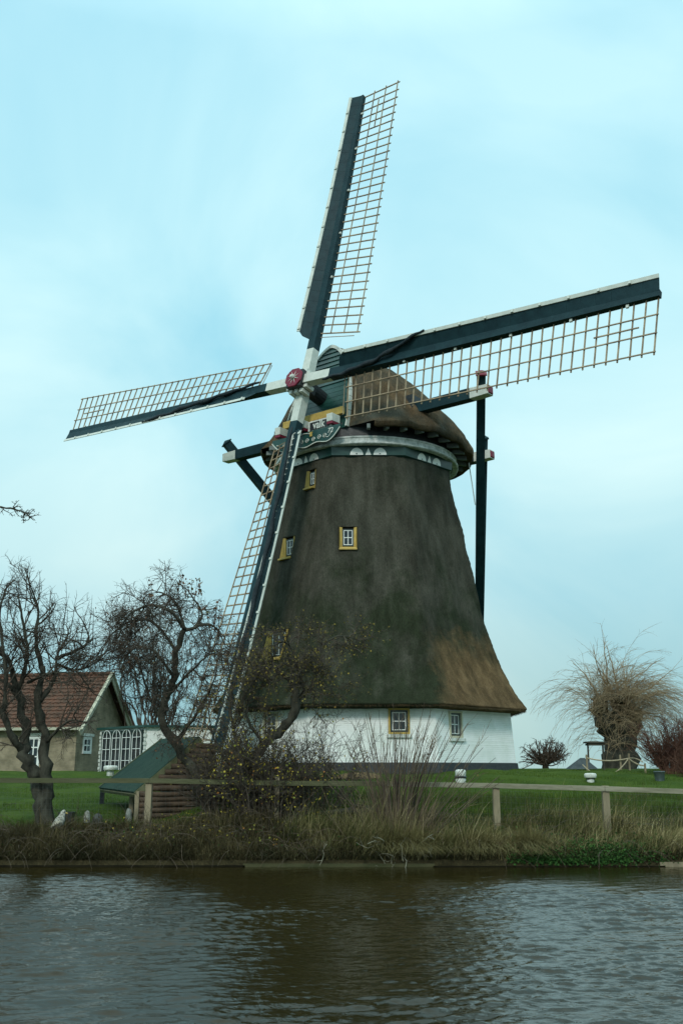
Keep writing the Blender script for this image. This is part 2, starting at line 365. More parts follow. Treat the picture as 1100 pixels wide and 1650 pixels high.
# ------------------------------------------------------------------ water
def build_water():
    # wave field as sums of many small directional waves, finer near the viewer
    rng = np.random.default_rng(3)
    xs = np.unique(np.concatenate([np.linspace(-400, -14, 14), np.linspace(-14, -9, 60), np.linspace(-9, 9, 620), np.linspace(9, 14, 60), np.linspace(14, 400, 14)]))
    ys = np.unique(np.concatenate([np.linspace(-60, 4, 14), np.linspace(4, 7, 40), np.geomspace(7, 20.95, 700)]))
    X, Y = np.meshgrid(xs, ys); H = np.zeros_like(X)
    for i in range(130):
        main = i < 62
        lam = float(np.exp(rng.uniform(math.log(.16), math.log(.42)))) if main else float(np.exp(rng.uniform(math.log(.085), math.log(.20))))
        th = rng.normal(.20, .20 if main else .55) + math.pi/2      # crests run mostly across the view
        kx, ky = 2*math.pi/lam*math.cos(th), 2*math.pi/lam*math.sin(th)
        ph = rng.uniform(0, 6.28); A = (.0066 if main else .0052)*lam
        # slowly varying strength breaks the regularity
        g = .5+.7*np.sin(X*rng.uniform(.3, 1.3)+Y*rng.uniform(.3, 1.1)+rng.uniform(0, 6))
        wv = np.sin(kx*X+ky*Y+ph+.8*np.sin(X*rng.uniform(.3, 1.5)+Y*rng.uniform(.3, 1.2)+ph))
        H += A*g*(wv-.22*np.cos(2*(kx*X+ky*Y+ph)))
    gust = .85+.28*np.sin(X*.9+Y*.31+.6+np.sin(Y*.7))+.28*np.sin(X*.33-Y*.9+2+np.sin(X*.8))
    calm = np.clip((20.95-Y)/6, .20, 1)
    fade = np.clip((16-np.abs(X))/4, 0, 1)*np.clip((Y-3)/3, 0, 1)
    H = H*gust*calm*fade
    v = np.stack([X, Y, H], -1).reshape(-1, 3); nx, ny = len(xs), len(ys)
    idx = np.arange(nx*ny).reshape(ny, nx)
    q = np.stack([idx[:-1, :-1], idx[:-1, 1:], idx[1:, 1:], idx[1:, :-1]], -1).reshape(-1, 4)
    me = bpy.data.meshes.new('water'); me.vertices.add(len(v)); me.vertices.foreach_set('co', v.ravel())
    me.loops.add(q.size); me.loops.foreach_set('vertex_index', q.ravel().astype(np.int32)); me.polygons.add(len(q))
    me.polygons.foreach_set('loop_start', np.arange(0, q.size, 4, dtype=np.int32)); me.polygons.foreach_set('loop_total', np.full(len(q), 4, dtype=np.int32))
    me.update(calc_edges=True); me.polygons.foreach_set('use_smooth', [True]*len(q))
    m = bpy.data.materials.new('canal_water'); m.use_nodes = True; t = m.node_tree; b = t.nodes['Principled BSDF']; L = t.links.new
    b.inputs['Roughness'].default_value = .02; b.inputs['IOR'].default_value = 1.33; b.inputs['Specular IOR Level'].default_value = .65
    tcn = t.nodes.new('ShaderNodeTexCoord')
    nn = t.nodes.new('ShaderNodeTexNoise'); nn.inputs['Scale'].default_value = .5; nn.inputs['Detail'].default_value = 3; L(tcn.outputs['Object'], nn.inputs[0])
    rr = t.nodes.new('ShaderNodeValToRGB'); rr.color_ramp.elements[0].color = (.012, .0094, .0018, 1); rr.color_ramp.elements[1].color = (.019, .0140, .0026, 1)
    L(nn.outputs[0], rr.inputs[0]); L(rr.outputs[0], b.inputs['Base Color'])
    mp_ = t.nodes.new('ShaderNodeMapping'); mp_.inputs['Scale'].default_value = (1, 1.7, 1); mp_.inputs['Rotation'].default_value = (0, 0, .3); L(tcn.outputs['Object'], mp_.inputs[0])
    n2 = t.nodes.new('ShaderNodeTexNoise'); n2.inputs['Scale'].default_value = 14; n2.inputs['Detail'].default_value = 3; n2.inputs['Distortion'].default_value = .6; L(mp_.outputs[0], n2.inputs[0])
    bp = t.nodes.new('ShaderNodeBump'); bp.inputs['Strength'].default_value = .20; bp.inputs['Distance'].default_value = .03; L(n2.outputs[0], bp.inputs['Height']); L(bp.outputs[0], b.inputs['Normal'])
    me.materials.append(m)
    o = bpy.data.objects.new('water', me); COL.objects.link(o); o['kind'] = 'structure'
build_water()

# ================================================================== WINDMILL
AX, AY = 0.918, 35.536
def rz(z): return z+CZ                     # heights measured from eye level
MILL_Z = gz(AX, AY-5)
mill = thing('windmill', (AX, AY, MILL_Z), 'tall thatched windmill with four lattice sails above a white brick base', 'windmill')
A8 = [R(22.5+45*k) for k in range(8)]
def oct_dir(th): return Vector((math.sin(th), -math.cos(th), 0))
def oct_tan(th): return Vector((math.cos(th), math.sin(th), 0))
# --- thatched body
PZ = [1.66, 1.76, 1.845, 1.87, 2.40, 3.11, 4.15, 5.42, 7.06, 9.44, 10.50]
PR = [4.70, 5.05, 5.52, 5.66, 5.30, 4.92, 4.53, 4.22, 3.86, 3.36, 3.22]
def body_R(z): return float(np.interp(z, PZ[3:], PR[3:]))
def build_body():
    zs = [1.66, 1.71, 1.76, 1.80, 1.845, 1.87, 1.93]+list(np.linspace(2.03, 10.5, 110))
    # smooth radii
    zz = np.array(zs); rr = np.interp(zz, PZ, PR)
    for _ in range(10):
        r2 = rr.copy(); r2[8:-1] = (rr[7:-2]+rr[8:-1]*2+rr[9:])/4; rr = r2
    n = 8*20; V = []; rng = np.random.default_rng(5)
    for j, z in enumerate(zs):
        for i in range(n):
            a = R(22.5)+2*math.pi*i/n
            loc = (a-R(22.5)) % R(45)-R(22.5)
            octr = math.cos(R(22.5))/math.cos(loc)
            soft = 1-0.008*max(0, (abs(loc)/R(22.5))-.75)*4     # rounded corner
            r = rr[j]*octr*soft
            wob = .022*math.sin(a*9+z*1.3)+.018*math.sin(a*21-z*2.9+1)+.012*math.sin(a*47+z*5)
            r += wob*(.3 if j < 6 else 1)+rng.normal(0, .006)
            V.append((AX+r*math.sin(a), AY-r*math.cos(a), rz(z)+(rng.normal(0, .006) if 2 < j < 6 else 0)))
    F = [(j*n+i, j*n+(i+1) % n, (j+1)*n+(i+1) % n, (j+1)*n+i) for j in range(len(zs)-1) for i in range(n)]
    F.append(tuple(reversed(range(n)))); F.append(tuple((len(zs)-1)*n+i for i in range(n)))
    mb = MB(); mb.v = V; mb.f = F; mb.m = [0]*len(F)
    return mb.build('thatched_body', [M_thatch], mill, smooth_=True)
body = build_body()
def cut(o, boxes):
    mb = MB()
    for b_ in boxes: mb.box(*b_)
    c_ = mb.build('cutter', M_thatch, mill)
    for q in (c_, o):
        b2 = bmesh.new(); b2.from_mesh(q.data); bmesh.ops.recalc_face_normals(b2, faces=b2.faces); b2.to_mesh(q.data); b2.free()
    md = o.modifiers.new('cut', 'BOOLEAN'); md.operation = 'DIFFERENCE'; md.solver = 'EXACT'; md.object = c_
    bake(o); bpy.data.objects.remove(c_)
def sash(mb, C, tx, up, nrm, w_, h_, nx, ny, bar=.028, frame=.045, mi_f=0, mi_b=1, mi_g=2, dep=.05):
    """window frame, glazing bars and glass, centre C, in the plane tx/up"""
    mb.box(C-nrm*.01, tx*(w_/2-.005), up*(h_/2-.005), nrm*.006, mi_g)
    for s_ in (-1, 1):
        mb.box(C+tx*(s_*(w_/2-frame/2)), tx*frame/2, up*h_/2, nrm*dep/2, mi_f)
        mb.box(C+up*(s_*(h_/2-frame/2)), tx*(w_/2-frame-.001), up*frame/2, nrm*(dep/2-.002), mi_f)
    iw, ih = w_-2*frame, h_-2*frame
    f2 = bar*.9
    for s_ in (-1, 1):
        mb.box(C+tx*(s_*(iw/2-f2/2-.001))+nrm*.002, tx*f2/2, up*(ih/2-.001), nrm*.018, mi_b)
        mb.box(C+up*(s_*(ih/2-f2/2-.001))+nrm*.002, tx*(iw/2-f2-.002), up*f2/2, nrm*.016, mi_b)
    for k in range(1, nx): mb.box(C+tx*(-iw/2+iw*k/nx)+nrm*.001, tx*bar/2, up*(ih/2-f2-.001), nrm*.015, mi_b)
    for k in range(1, ny): mb.box(C+up*(-ih/2+ih*k/ny)+nrm*.0, tx*(iw/2-f2-.002), up*bar/2, nrm*.012, mi_b)
UP = Vector((0, 0, 1))
# (face angle, sideways, height, width, tall)
TW = [(0, -.70, 7.36, .60, .84), (-45, -.40, 7.31, .60, .84), (-45, .27, 9.72, .50, .74), (-45, -.12, 3.90, .95, 1.05)]
boxes = []
for th, s_, z, w_, h_ in TW:
    th = R(th); o_, t_ = oct_dir(th), oct_tan(th)
    ap = body_R(z+h_*.45)*math.cos(R(22.5))
    C = Vector((AX, AY, rz(z)))+o_*(ap+.25)+t_*s_
    boxes.append((C, t_*w_/2, o_*.42, UP*h_/2))
cut(body, boxes)
for th, s_, z, w_, h_ in TW:
    th = R(th); o_, t_ = oct_dir(th), oct_tan(th)
    apt = body_R(z+h_*.45)*math.cos(R(22.5)); apb = body_R(z-h_*.5)*math.cos(R(22.5))
    C = Vector((AX, AY, rz(z)))+t_*s_
    wn = MB()
    wi, hi = w_-.22, h_-.26
    cc = C+o_*(apt-.06)+UP*.06
    # dark sash with white bars and glass
    sash(wn, cc, t_, UP, o_, wi, hi, 2, 2, .022, .04, 0, 1, 2)
    wobj = wn.build('window', [M_sash, M_sashw, M_glass], mill)
    fr = MB()
    g = .012
    for sd_ in (-1, 1):   # cheek boards: trapezoids reaching out to the sloping thatch
        x0 = sd_*(w_/2-g); x1 = sd_*(wi/2)
        lo = C-UP*(h_/2-g); hi_ = C+UP*(h_/2-g)
        bk = apt-.10
        def P(x, u, base): return base+t_*x+o_*u
        q = [P(x0, bk, lo), P(x1, bk, lo), P(x1, apt-.02, lo), P(x0, apb+.03, lo), P(x0, bk, hi_), P(x1, bk, hi_), P(x1, apt-.025, hi_), P(x0, apt+.02, hi_)]
        fr.hexa(q, 0)
    lo = C-UP*(h_/2-g)
    q = [P(-w_/2+g, apt-.10, lo), P(w_/2-g, apt-.10, lo), P(w_/2-g, apb+.05, lo), P(-w_/2+g, apb+.05, lo)]
    top = cc-UP*(hi/2+.004)
    q += [top+t_*(-wi/2)+o_*(-.04), top+t_*(wi/2)+o_*(-.04), lo+UP*.09+t_*(w_/2-g-.01)+o_*(apb+.03), lo+UP*.09+t_*(-w_/2+g+.01)+o_*(apb+.03)]
    fr.hexa(q, 0)
    head = C+UP*(h_/2-.04)
    fr.build('frame', M_yellow, wobj)
    sill = MB(); sill.box(lo+UP*.028+o_*(apb+.05), t_*(w_/2-.004), UP*.025, o_*.05); sill.build('sill', M_yellow, wobj)

# --- white brick base with windows
def octa(mb, prof, mi=0, caps=False, seg=1):
    o = len(mb.v)
    for r, z in prof:
        for a in A8: mb.v.append((AX+r*math.sin(a), AY-r*math.cos(a), rz(z)))
    for j in range(len(prof)-1):
        for i in range(8):
            mb.f.append((o+j*8+i, o+j*8+(i+1) % 8, o+(j+1)*8+(i+1) % 8, o+(j+1)*8+i)); mb.m.append(mi)
    if caps:
        mb.f.append(tuple(o+i for i in reversed(range(8)))); mb.m.append(mi)
        mb.f.append(tuple(o+(len(prof)-1)*8+i for i in range(8))); mb.m.append(mi)
bw = MB(); octa(bw, [(5.19, .155), (5.06, 1.80)], caps=True); wall = bw.build('base_wall', [M_wbrick], mill)
BWIN = [(0, .83, 1.39, .54, .66), (45, -1.01, 1.32, .52, .70), (-45, .25, 1.3, .56, .74)]
boxes = []
for th, s_, z, w_, h_ in BWIN:
    th = R(th); o_, t_ = oct_dir(th), oct_tan(th); ap = 5.1*math.cos(R(22.5))
    boxes.append((Vector((AX, AY, rz(z)))+o_*(ap+.2)+t_*s_, t_*w_/2, o_*.34, UP*h_/2))
cut(wall, boxes)
for th, s_, z, w_, h_ in BWIN:
    th = R(th); o_, t_ = oct_dir(th), oct_tan(th); ap = 5.09*math.cos(R(22.5))
    C = Vector((AX, AY, rz(z)))+t_*s_+o_*(ap-.04)
    wn = MB(); sash(wn, C, t_, UP, o_, w_-.03, h_-.03, 2, 2, .026, .045, 0, 1, 2); wobj = wn.build('window', [M_sash, M_sashw, M_glass], mill)
    fr = MB(); th_ = .055
    for sd_ in (-1, 1): fr.box(C+t_*sd_*(w_/2+th_/2)+o_*.055, t_*th_/2, UP*(h_/2+th_), o_*.035)
    fr.box(C+UP*(h_/2+th_/2)+o_*.055, t_*(w_/2-.001), UP*th_/2, o_*.033); fr.box(C-UP*(h_/2+th_/2)+o_*.06, t_*(w_/2-.001), UP*th_/2, o_*.036)
    fr.build('frame', M_yellow if th == 0 else mat('cream_frame', (.55, .52, .38), .6), wobj)
    sl = MB(); sl.box(C-UP*(h_/2+th_+.06)+o_*.085, t_*(w_/2+.11), UP*.05, o_*.065); sl.build('sill', M_wstone, wobj, bevel=.01)
pl = MB(); octa(pl, [(5.32, -.5), (5.245, .16), (5.16, .175)]); pl.build('plinth', M_black, mill)
# fringe of straw ends hanging at the eaves
def fringe(name, circ, n, ln, parent, material, seed):
    rng = np.random.default_rng(seed); mb = MB()
    for i in range(n):
        a = rng.uniform(0, 2*math.pi); p, od = circ(a)
        p = p+Vector(rng.normal(0, .02, 3)); d = (od*rng.uniform(.1, .8)+Vector((0, 0, -1))*rng.uniform(.3, 1)+Vector(rng.normal(0, .25, 3))).normalized()
        L_ = ln*rng.uniform(.4, 1.3); x = d.orthogonal().normalized()*.006
        q = p+d*L_; mb.add([p-x, p+x, q], [(0, 1, 2)])
    return mb.build(name, material, parent)
M_straw = mat('straw_ends', (.10, .078, .05), .9, .1, noise=(1.5, (.17, .115, .06), 4, (1,1,1)))
def circ_e(a):
    loc = (a-R(22.5)) % R(45)-R(22.5); r = 5.60*math.cos(R(22.5))/math.cos(loc)*(1-0.008*max(0, (abs(loc)/R(22.5))-.75)*4)
    return Vector((AX+r*math.sin(a), AY-r*math.cos(a), rz(1.86))), oct_dir(a)
fringe('straw_fringe', circ_e, 9000, .07, mill, M_straw, 11)

# --- green skirt with white lunettes
sk = MB(); octa(sk, [(3.20, 10.36), (3.30, 10.40), (3.33, 10.76), (3.2, 10.78)], 0)
for k in range(8):
    th = R(45*k); o_, t_ = oct_dir(th), oct_tan(th)
    ap = 3.30*math.cos(R(22.5))
    def SP(s_, h_, e): return Vector((AX, AY, rz(10.405)))+o_*(ap+h_*.075+e+.004)+t_*s_+UP*h_
    for cx_ in (-.40, .40):
        n_ = 14; pts = [(cx_+.225*math.cos(math.pi*i/n_), .25*math.sin(math.pi*i/n_)) for i in range(n_+1)]
        vs = [SP(a, b_, .012) for a, b_ in pts]+[SP(a, b_, -.01) for a, b_ in pts]; m_ = n_+1
        sk.add(vs, [tuple(reversed(range(m_)))]+[(i, i+1, i+1+m_, i+m_) for i in range(n_)], 1)
        # small dark eye at the foot of the lunette
        q = [SP(cx_-.03, .02, .015), SP(cx_+.03, .02, .015), SP(cx_+.03, .055, .015), SP(cx_-.03, .055, .015)]; sk.add(q, [(0, 1, 2, 3)], 0)
    vs = [SP(-.10, 0, .012), SP(.10, 0, .012), SP(0, .25, .012), SP(-.10, 0, -.01), SP(.10, 0, -.01), SP(0, .25, -.01)]
    sk.add(vs, [(0, 1, 2), (0, 2, 5, 3), (1, 4, 5, 2)], 1)
sk.build('skirt', [M_green, mat('lunette_white', (.85, .86, .82), .5, .3)], mill)
rg = MB(); rg.lathe(AX, AY, [(3.2, rz(10.70)), (3.38, rz(10.70)), (3.42, rz(10.73)), (3.42, rz(10.77)), (3.36, rz(10.79)), (3.345, rz(10.93)), (3.37, rz(10.95)), (3.37, rz(11.00)), (3.30, rz(11.01)), (3.22, rz(11.01))], 96)
cb_ = MB(); cb_.lathe(AX, AY, [(3.27, rz(10.98)), (3.25, rz(11.55))], 64); cb_.build('curb', M_black, mill)
rg.build('curb_ring', mat('curb_ring_paint', (.68, .70, .67), .55, .3, noise=(5, (.30, .34, .31), 5, (1,1,1))), mill, smooth_=False)

# --- cap
AZN = .6672
FW = Vector((-math.sin(AZN), -math.cos(AZN), 0)); SD = Vector((math.cos(AZN), -math.sin(AZN), 0))
def cp(u, s_, z): return Vector((AX, AY, rz(z)))+FW*u+SD*s_
cap = MB()
CU = [2.95, 2.55, 2.1, 1.5, .8, 0, -.8, -1.6, -2.3, -2.9, -3.4, -3.75, -3.95]
CWb = [1.66, 2.35, 3.0, 3.52, 3.82, 3.92, 3.86, 3.66, 3.25, 2.75, 2.10, 1.40, .5]
CZr = [15.05, 15.02, 14.98, 14.88, 14.68, 14.38, 13.95, 13.4, 12.85, 12.35, 11.95, 11.65, 11.45]
us = np.linspace(2.95, -3.95, 60); NPH = 56
rngc = np.random.default_rng(9)
secs = []
for j, u in enumerate(us):
    wb = np.interp(-u, [-c for c in CU], CWb); zr = np.interp(-u, [-c for c in CU], CZr)
    zb = 11.38-.22*smooth(-1.2, 2.5, -u)
    row = []
    for i in range(NPH+1):
        ph = math.pi*i/NPH
        k = smooth(2.95, 1.2, u) if False else min(1, max(0, (2.95-u)/1.6))
        e = .92+(.42*k)
        cph = math.cos(ph); cph = math.copysign(abs(cph)**(1.25-.25*k), cph)
        s_ = -wb*cph*(1-.20*k*math.sin(ph)**2); z = zb+(zr-zb)*math.sin(ph)**e
        wob = .02*math.sin(u*5+ph*7)+rngc.normal(0, .008)
        We = math.sqrt(max(0, 3.92**2-u*u)); fl_ = max(0, We-wb)
        s_ += math.copysign(fl_*max(0, 1-(z-zb)/1.5)**2.4, -cph)
        lean = .27*(z-11.4)*min(1, max(0, (u+.6)/3.55))
        row.append(cp(u-max(0, lean), s_*(1+wob*.5), z+wob))
    secs.append(row)
V = [p for r_ in secs for p in r_]; n1 = NPH+1
Fc = [(j*n1+i, (j+1)*n1+i, (j+1)*n1+i+1, j*n1+i+1) for j in range(len(us)-1) for i in range(NPH)]
cap.add(V, Fc, 0)
# thatch rim: thickness under the eaves and the dark boarded underside
for side in (0, NPH):
    outer = [secs[j][side] for j in range(len(us))]
    o0 = []
    for p in outer:
        d = Vector((p.x-AX, p.y-AY, 0)); dn = d.normalized()
        o0 += [p, p-UP*.16-dn*.03, p-UP*.18-dn*.12, Vector((AX, AY, 0))+dn*min(d.length-.3, 3.22)+UP*(p.z+.20)]
    F2 = []
    for j in range(len(outer)-1):
        for q in range(3):
            a, b_ = j*4+q, (j+1)*4+q
            F2.append((a, b_, b_+1, a+1) if side else (a, a+1, b_+1, b_))
    cap.add(o0, F2, 0)
last = secs[-1]; cap.add(last+[p-UP*.2 for p in (last[0], last[-1])], [tuple(range(n1))+(n1+1, n1)], 0)
sec0 = secs[0]; cap.add(sec0, [(i, i+1, NPH-i-1, NPH-i) for i in range(NPH//2)], 0)
cap_o = cap.build('cap', [M_thatch_cap], mill, smooth_=True)
# floor of the cap
uf = MB()
ring = []
for j in range(len(us)): ring.append(secs[j][0])
for j in reversed(range(len(us))): ring.append(secs[j][NPH])
cpt = Vector((AX, AY, rz(11.42)))
vs = [Vector((AX, AY, 0))+(p-Vector((AX, AY, p.z)))*.97+UP*rz(11.42) for p in ring]
uf.add(vs, [tuple(range(len(vs)))]); uf.build('cap_floor', M_black, cap_o)
# rafters under the eaves
for k in range(36):
    rf = MB()
    a = 2*math.pi*k/36; d = oct_dir(a); f_ = d.dot(FW)
    if f_ > .88: continue
    u_ = f_*3.6; c_ = Vector((AX, AY, rz(11.26-.22*smooth(-1.2, 2.5, -u_))))+d*3.52; t_ = oct_tan(a)
    rf.box(c_, d*.22-UP*.03, t_*.055, UP*.075)
    rf.build('rafter_end', M_grey, cap_o)

# --- front of the cap: planked green shield with white edge
w0, z0, h0 = 1.42, 11.35, 3.62
def UFz(z): return 3.03-.27*(z-11.4)
def fo(ph, k=1.0):
    c_ = math.cos(ph); return (-w0*k*math.copysign(abs(c_)**1.25, c_), z0+(h0*k)*math.sin(ph)**.95)
def ff(e, s_, z): return cp(UFz(z)+e, s_, z)
fr = MB(); UF = 3.0
zs_ = np.linspace(z0, z0+h0-.02, 19)
for a, b_ in zip(zs_[:-1], zs_[1:]):
    def hw(z):
        s_ = min(1, max(0, (z-z0)/h0))**(1/.95); return w0*math.sqrt(max(0, 1-s_*s_))**1.25
    wa, wb_ = hw(a), max(.04, hw(b_-.004)); st_ = .045 if a > 13.2 else .012
    fr.hexa([ff(-.12, -wa, a), ff(-.12, wa, a), ff(st_, wa, a), ff(st_, -wa, a), ff(-.12, -wb_, b_), ff(-.12, wb_, b_), ff(.005, wb_, b_), ff(.005, -wb_, b_)], 0)
front = fr.build('front_boards', [M_green], cap_o)
ed = MB(); n_ = 40
for i in range(n_):
    p0, p1 = math.pi*i/n_, math.pi*(i+1)/n_
    gap = .0 if i % 2 else .0
    a0, b0 = fo(p0, 1.0), fo(p0, 1.038); a1, b1 = fo(p1-.006, 1.0), fo(p1-.006, 1.038)
    up_ = 0 if z0+h0*math.sin(p0)**.95 < 13.6 else .0
    ed.hexa([ff(-.14, *a0), ff(-.14, *b0), ff(-.14, *b1), ff(-.14, *a1), ff(.07, *a0), ff(.07, *b0), ff(.07, *b1), ff(.07, *a1)], 0)
ed.build('edge_trim', [M_white], cap_o)
bm_ = MB(); bm_.box(cp(3.10, 0, 11.96), SD*1.36, FW*.07, UP*.13); bm_.build('breast_beam', M_yellow, cap_o, bevel=.01)
for s_ in (-1.25, -.12, 1.12):
    bk = MB(); bk.box(cp(3.36, s_, 11.62), SD*.125, FW*.22, UP*.14, 0)
    bk.box(cp(3.36, s_, 11.43), SD*.12, FW*.215, UP*.05, 1); bk.build('corbel_block', [M_white, M_red], cap_o, bevel=.012)
# bearded name board
bb = MB(); n_ = 30; topz = 11.30
lowz = lambda t: 10.83-.10*math.sin(math.pi*t*3)**2+.34*abs(2*t-1)**5
vs = []
for e in (0, .05):
    vs += [cp(3.50+e, -1.50+3.08*i/n_, lowz(i/n_)) for i in range(n_+1)]+[cp(3.50+e, 1.58-3.08*i/n_, topz) for i in range(n_+1)]
m_ = 2*(n_+1)
bb.add(vs, [tuple(range(m_)), tuple(reversed(range(m_, 2*m_)))]+[(i, i+m_, (i+1) % m_+m_, (i+1) % m_) for i in range(m_)], 0)
# white outline and scrolls
for i in range(n_): bb.bar(cp(3.565, -1.50+3.08*i/n_, lowz(i/n_)+.015), cp(3.565, -1.50+3.08*(i+1)/n_, lowz((i+1)/n_)+.015), .03, .03, UP, 1)
for sgn in (-1, 1):
    for kx in (.12, .40, .66, .90):
        c_ = (sgn*kx*1.0, 10.97+.03*(kx > .5))
        pts = [cp(3.565, c_[0]+sgn*(.088-.012*i/3)*math.cos(i*.55), c_[1]+(.088-.012*i/3)*math.sin(i*.55)) for i in range(20)]
        bb.tube(pts, .013, 4, 1)
    pts = [cp(3.565, sgn*(.98+.30*i/8), 10.95+.14*(i/8)**2-.03*math.sin(i*.8)) for i in range(9)]; bb.tube(pts, .014, 4, 1)
    bb.box(cp(3.565, sgn*.30, 11.17), SD*.05, FW*.01, UP*.07, 2); bb.box(cp(3.565, sgn*.30, 11.24), SD*.075, FW*.011, UP*.015, 2)
pts = [cp(3.565, -.26+.52*i/10, 11.20+.05*math.sin(math.pi*i/10)) for i in range(11)]; bb.tube(pts, .015, 4, 1)
board = bb.build('name_board', [M_green, M_white, M_yellow], cap_o)
Mt = Matrix(((SD.x, 0, FW.x, 0), (SD.y, 0, FW.y, 0), (0, 1, 0, 0), (0, 0, 0, 1)))
def tm(u, s_, z): return Matrix.Translation(cp(u, s_, z)) @ Mt
text_mesh('board_numerals', '72', .24, tm(3.560, 1.15, 11.14), M_white, cap_o, shear=.2)
# cartouche with the mill's name
ct = MB(); ct.box(cp(3.46, .62, 11.49), SD*.52, FW*.03, UP*.19, 0); ct.box(cp(3.495, .62, 11.48), SD*.43, FW*.01, UP*.145, 1)
ct.box(cp(3.36, .62, 11.67), SD*.52, FW*.10, UP*.03, 2)
ct.build('cartouche', [M_wstone, M_black, M_red], cap_o, bevel=.03)
text_mesh('name_lettering', 'valk', .40, tm(3.508, .60, 11.49) @ Matrix.Diagonal((.82, 1, 1, 1)), M_white, cap_o)

# --- poll end, windshaft
HUB = Vector((-1.3726, 32.642, rz(13.0606)))
NN = Vector((-.60496901, -.76801713, .210148)); UU = Vector((.18248119, .12316955, .97546393)); RR_ = Vector((.77505685, -.6284735, -.06563491))
ws = MB(); ws.tube([HUB+NN*.30, HUB-NN*1.3], [.30, .27], 16); 
pe = MB()
def octbox(mb, c0, c1, r0, r1, mi):
    vs = []
    for c_, r_ in ((c0, r0), (c1, r1)):
        for i in range(8):
            a = math.pi/8+math.pi/4*i; k = 1.0
            vs.append(c_+UU*(r_*math.cos(a))+RR_*(r_*math.sin(a)))
    mb.add(vs, [(i, (i+1) % 8, (i+1) % 8+8, i+8) for i in range(8)]+[tuple(reversed(range(8))), tuple(range(8, 16))], mi)
pe.box(HUB+NN*.02, UU*.33, RR_*.33, NN*.42, 0)
octbox(pe, HUB+NN*.44, HUB+NN*.50, .40, .385, 1)
sh = ws.build('windshaft', M_black, mill)
po = pe.build('poll_end', [M_black, M_red], sh, bevel=.02)
star = MB(); c_ = HUB+NN*.505
for i in range(8):
    a = math.pi/4*i+.3; d = UU*math.cos(a)+RR_*math.sin(a); t_ = UU*-math.sin(a)+RR_*math.cos(a)
    star.add([c_-t_*.028, c_+t_*.028, c_+d*.29, c_+NN*.02], [(0, 2, 3), (1, 3, 2)])
star.tube([c_, c_+NN*.06, c_+NN*.13], [.07, .085, .05], 12)
star.build('star_ornament', M_white, sh)
for d, t_ in ((UU, RR_), (-UU, RR_), (RR_, UU), (-RR_, UU)):
    for s_ in (-.24, 0, .24):
        wd = MB(); wd.box(HUB+d*.37+t_*s_+NN*.05, d*.10, t_*.075, NN*.20); wd.build('wedge', M_white, sh, bevel=.015)

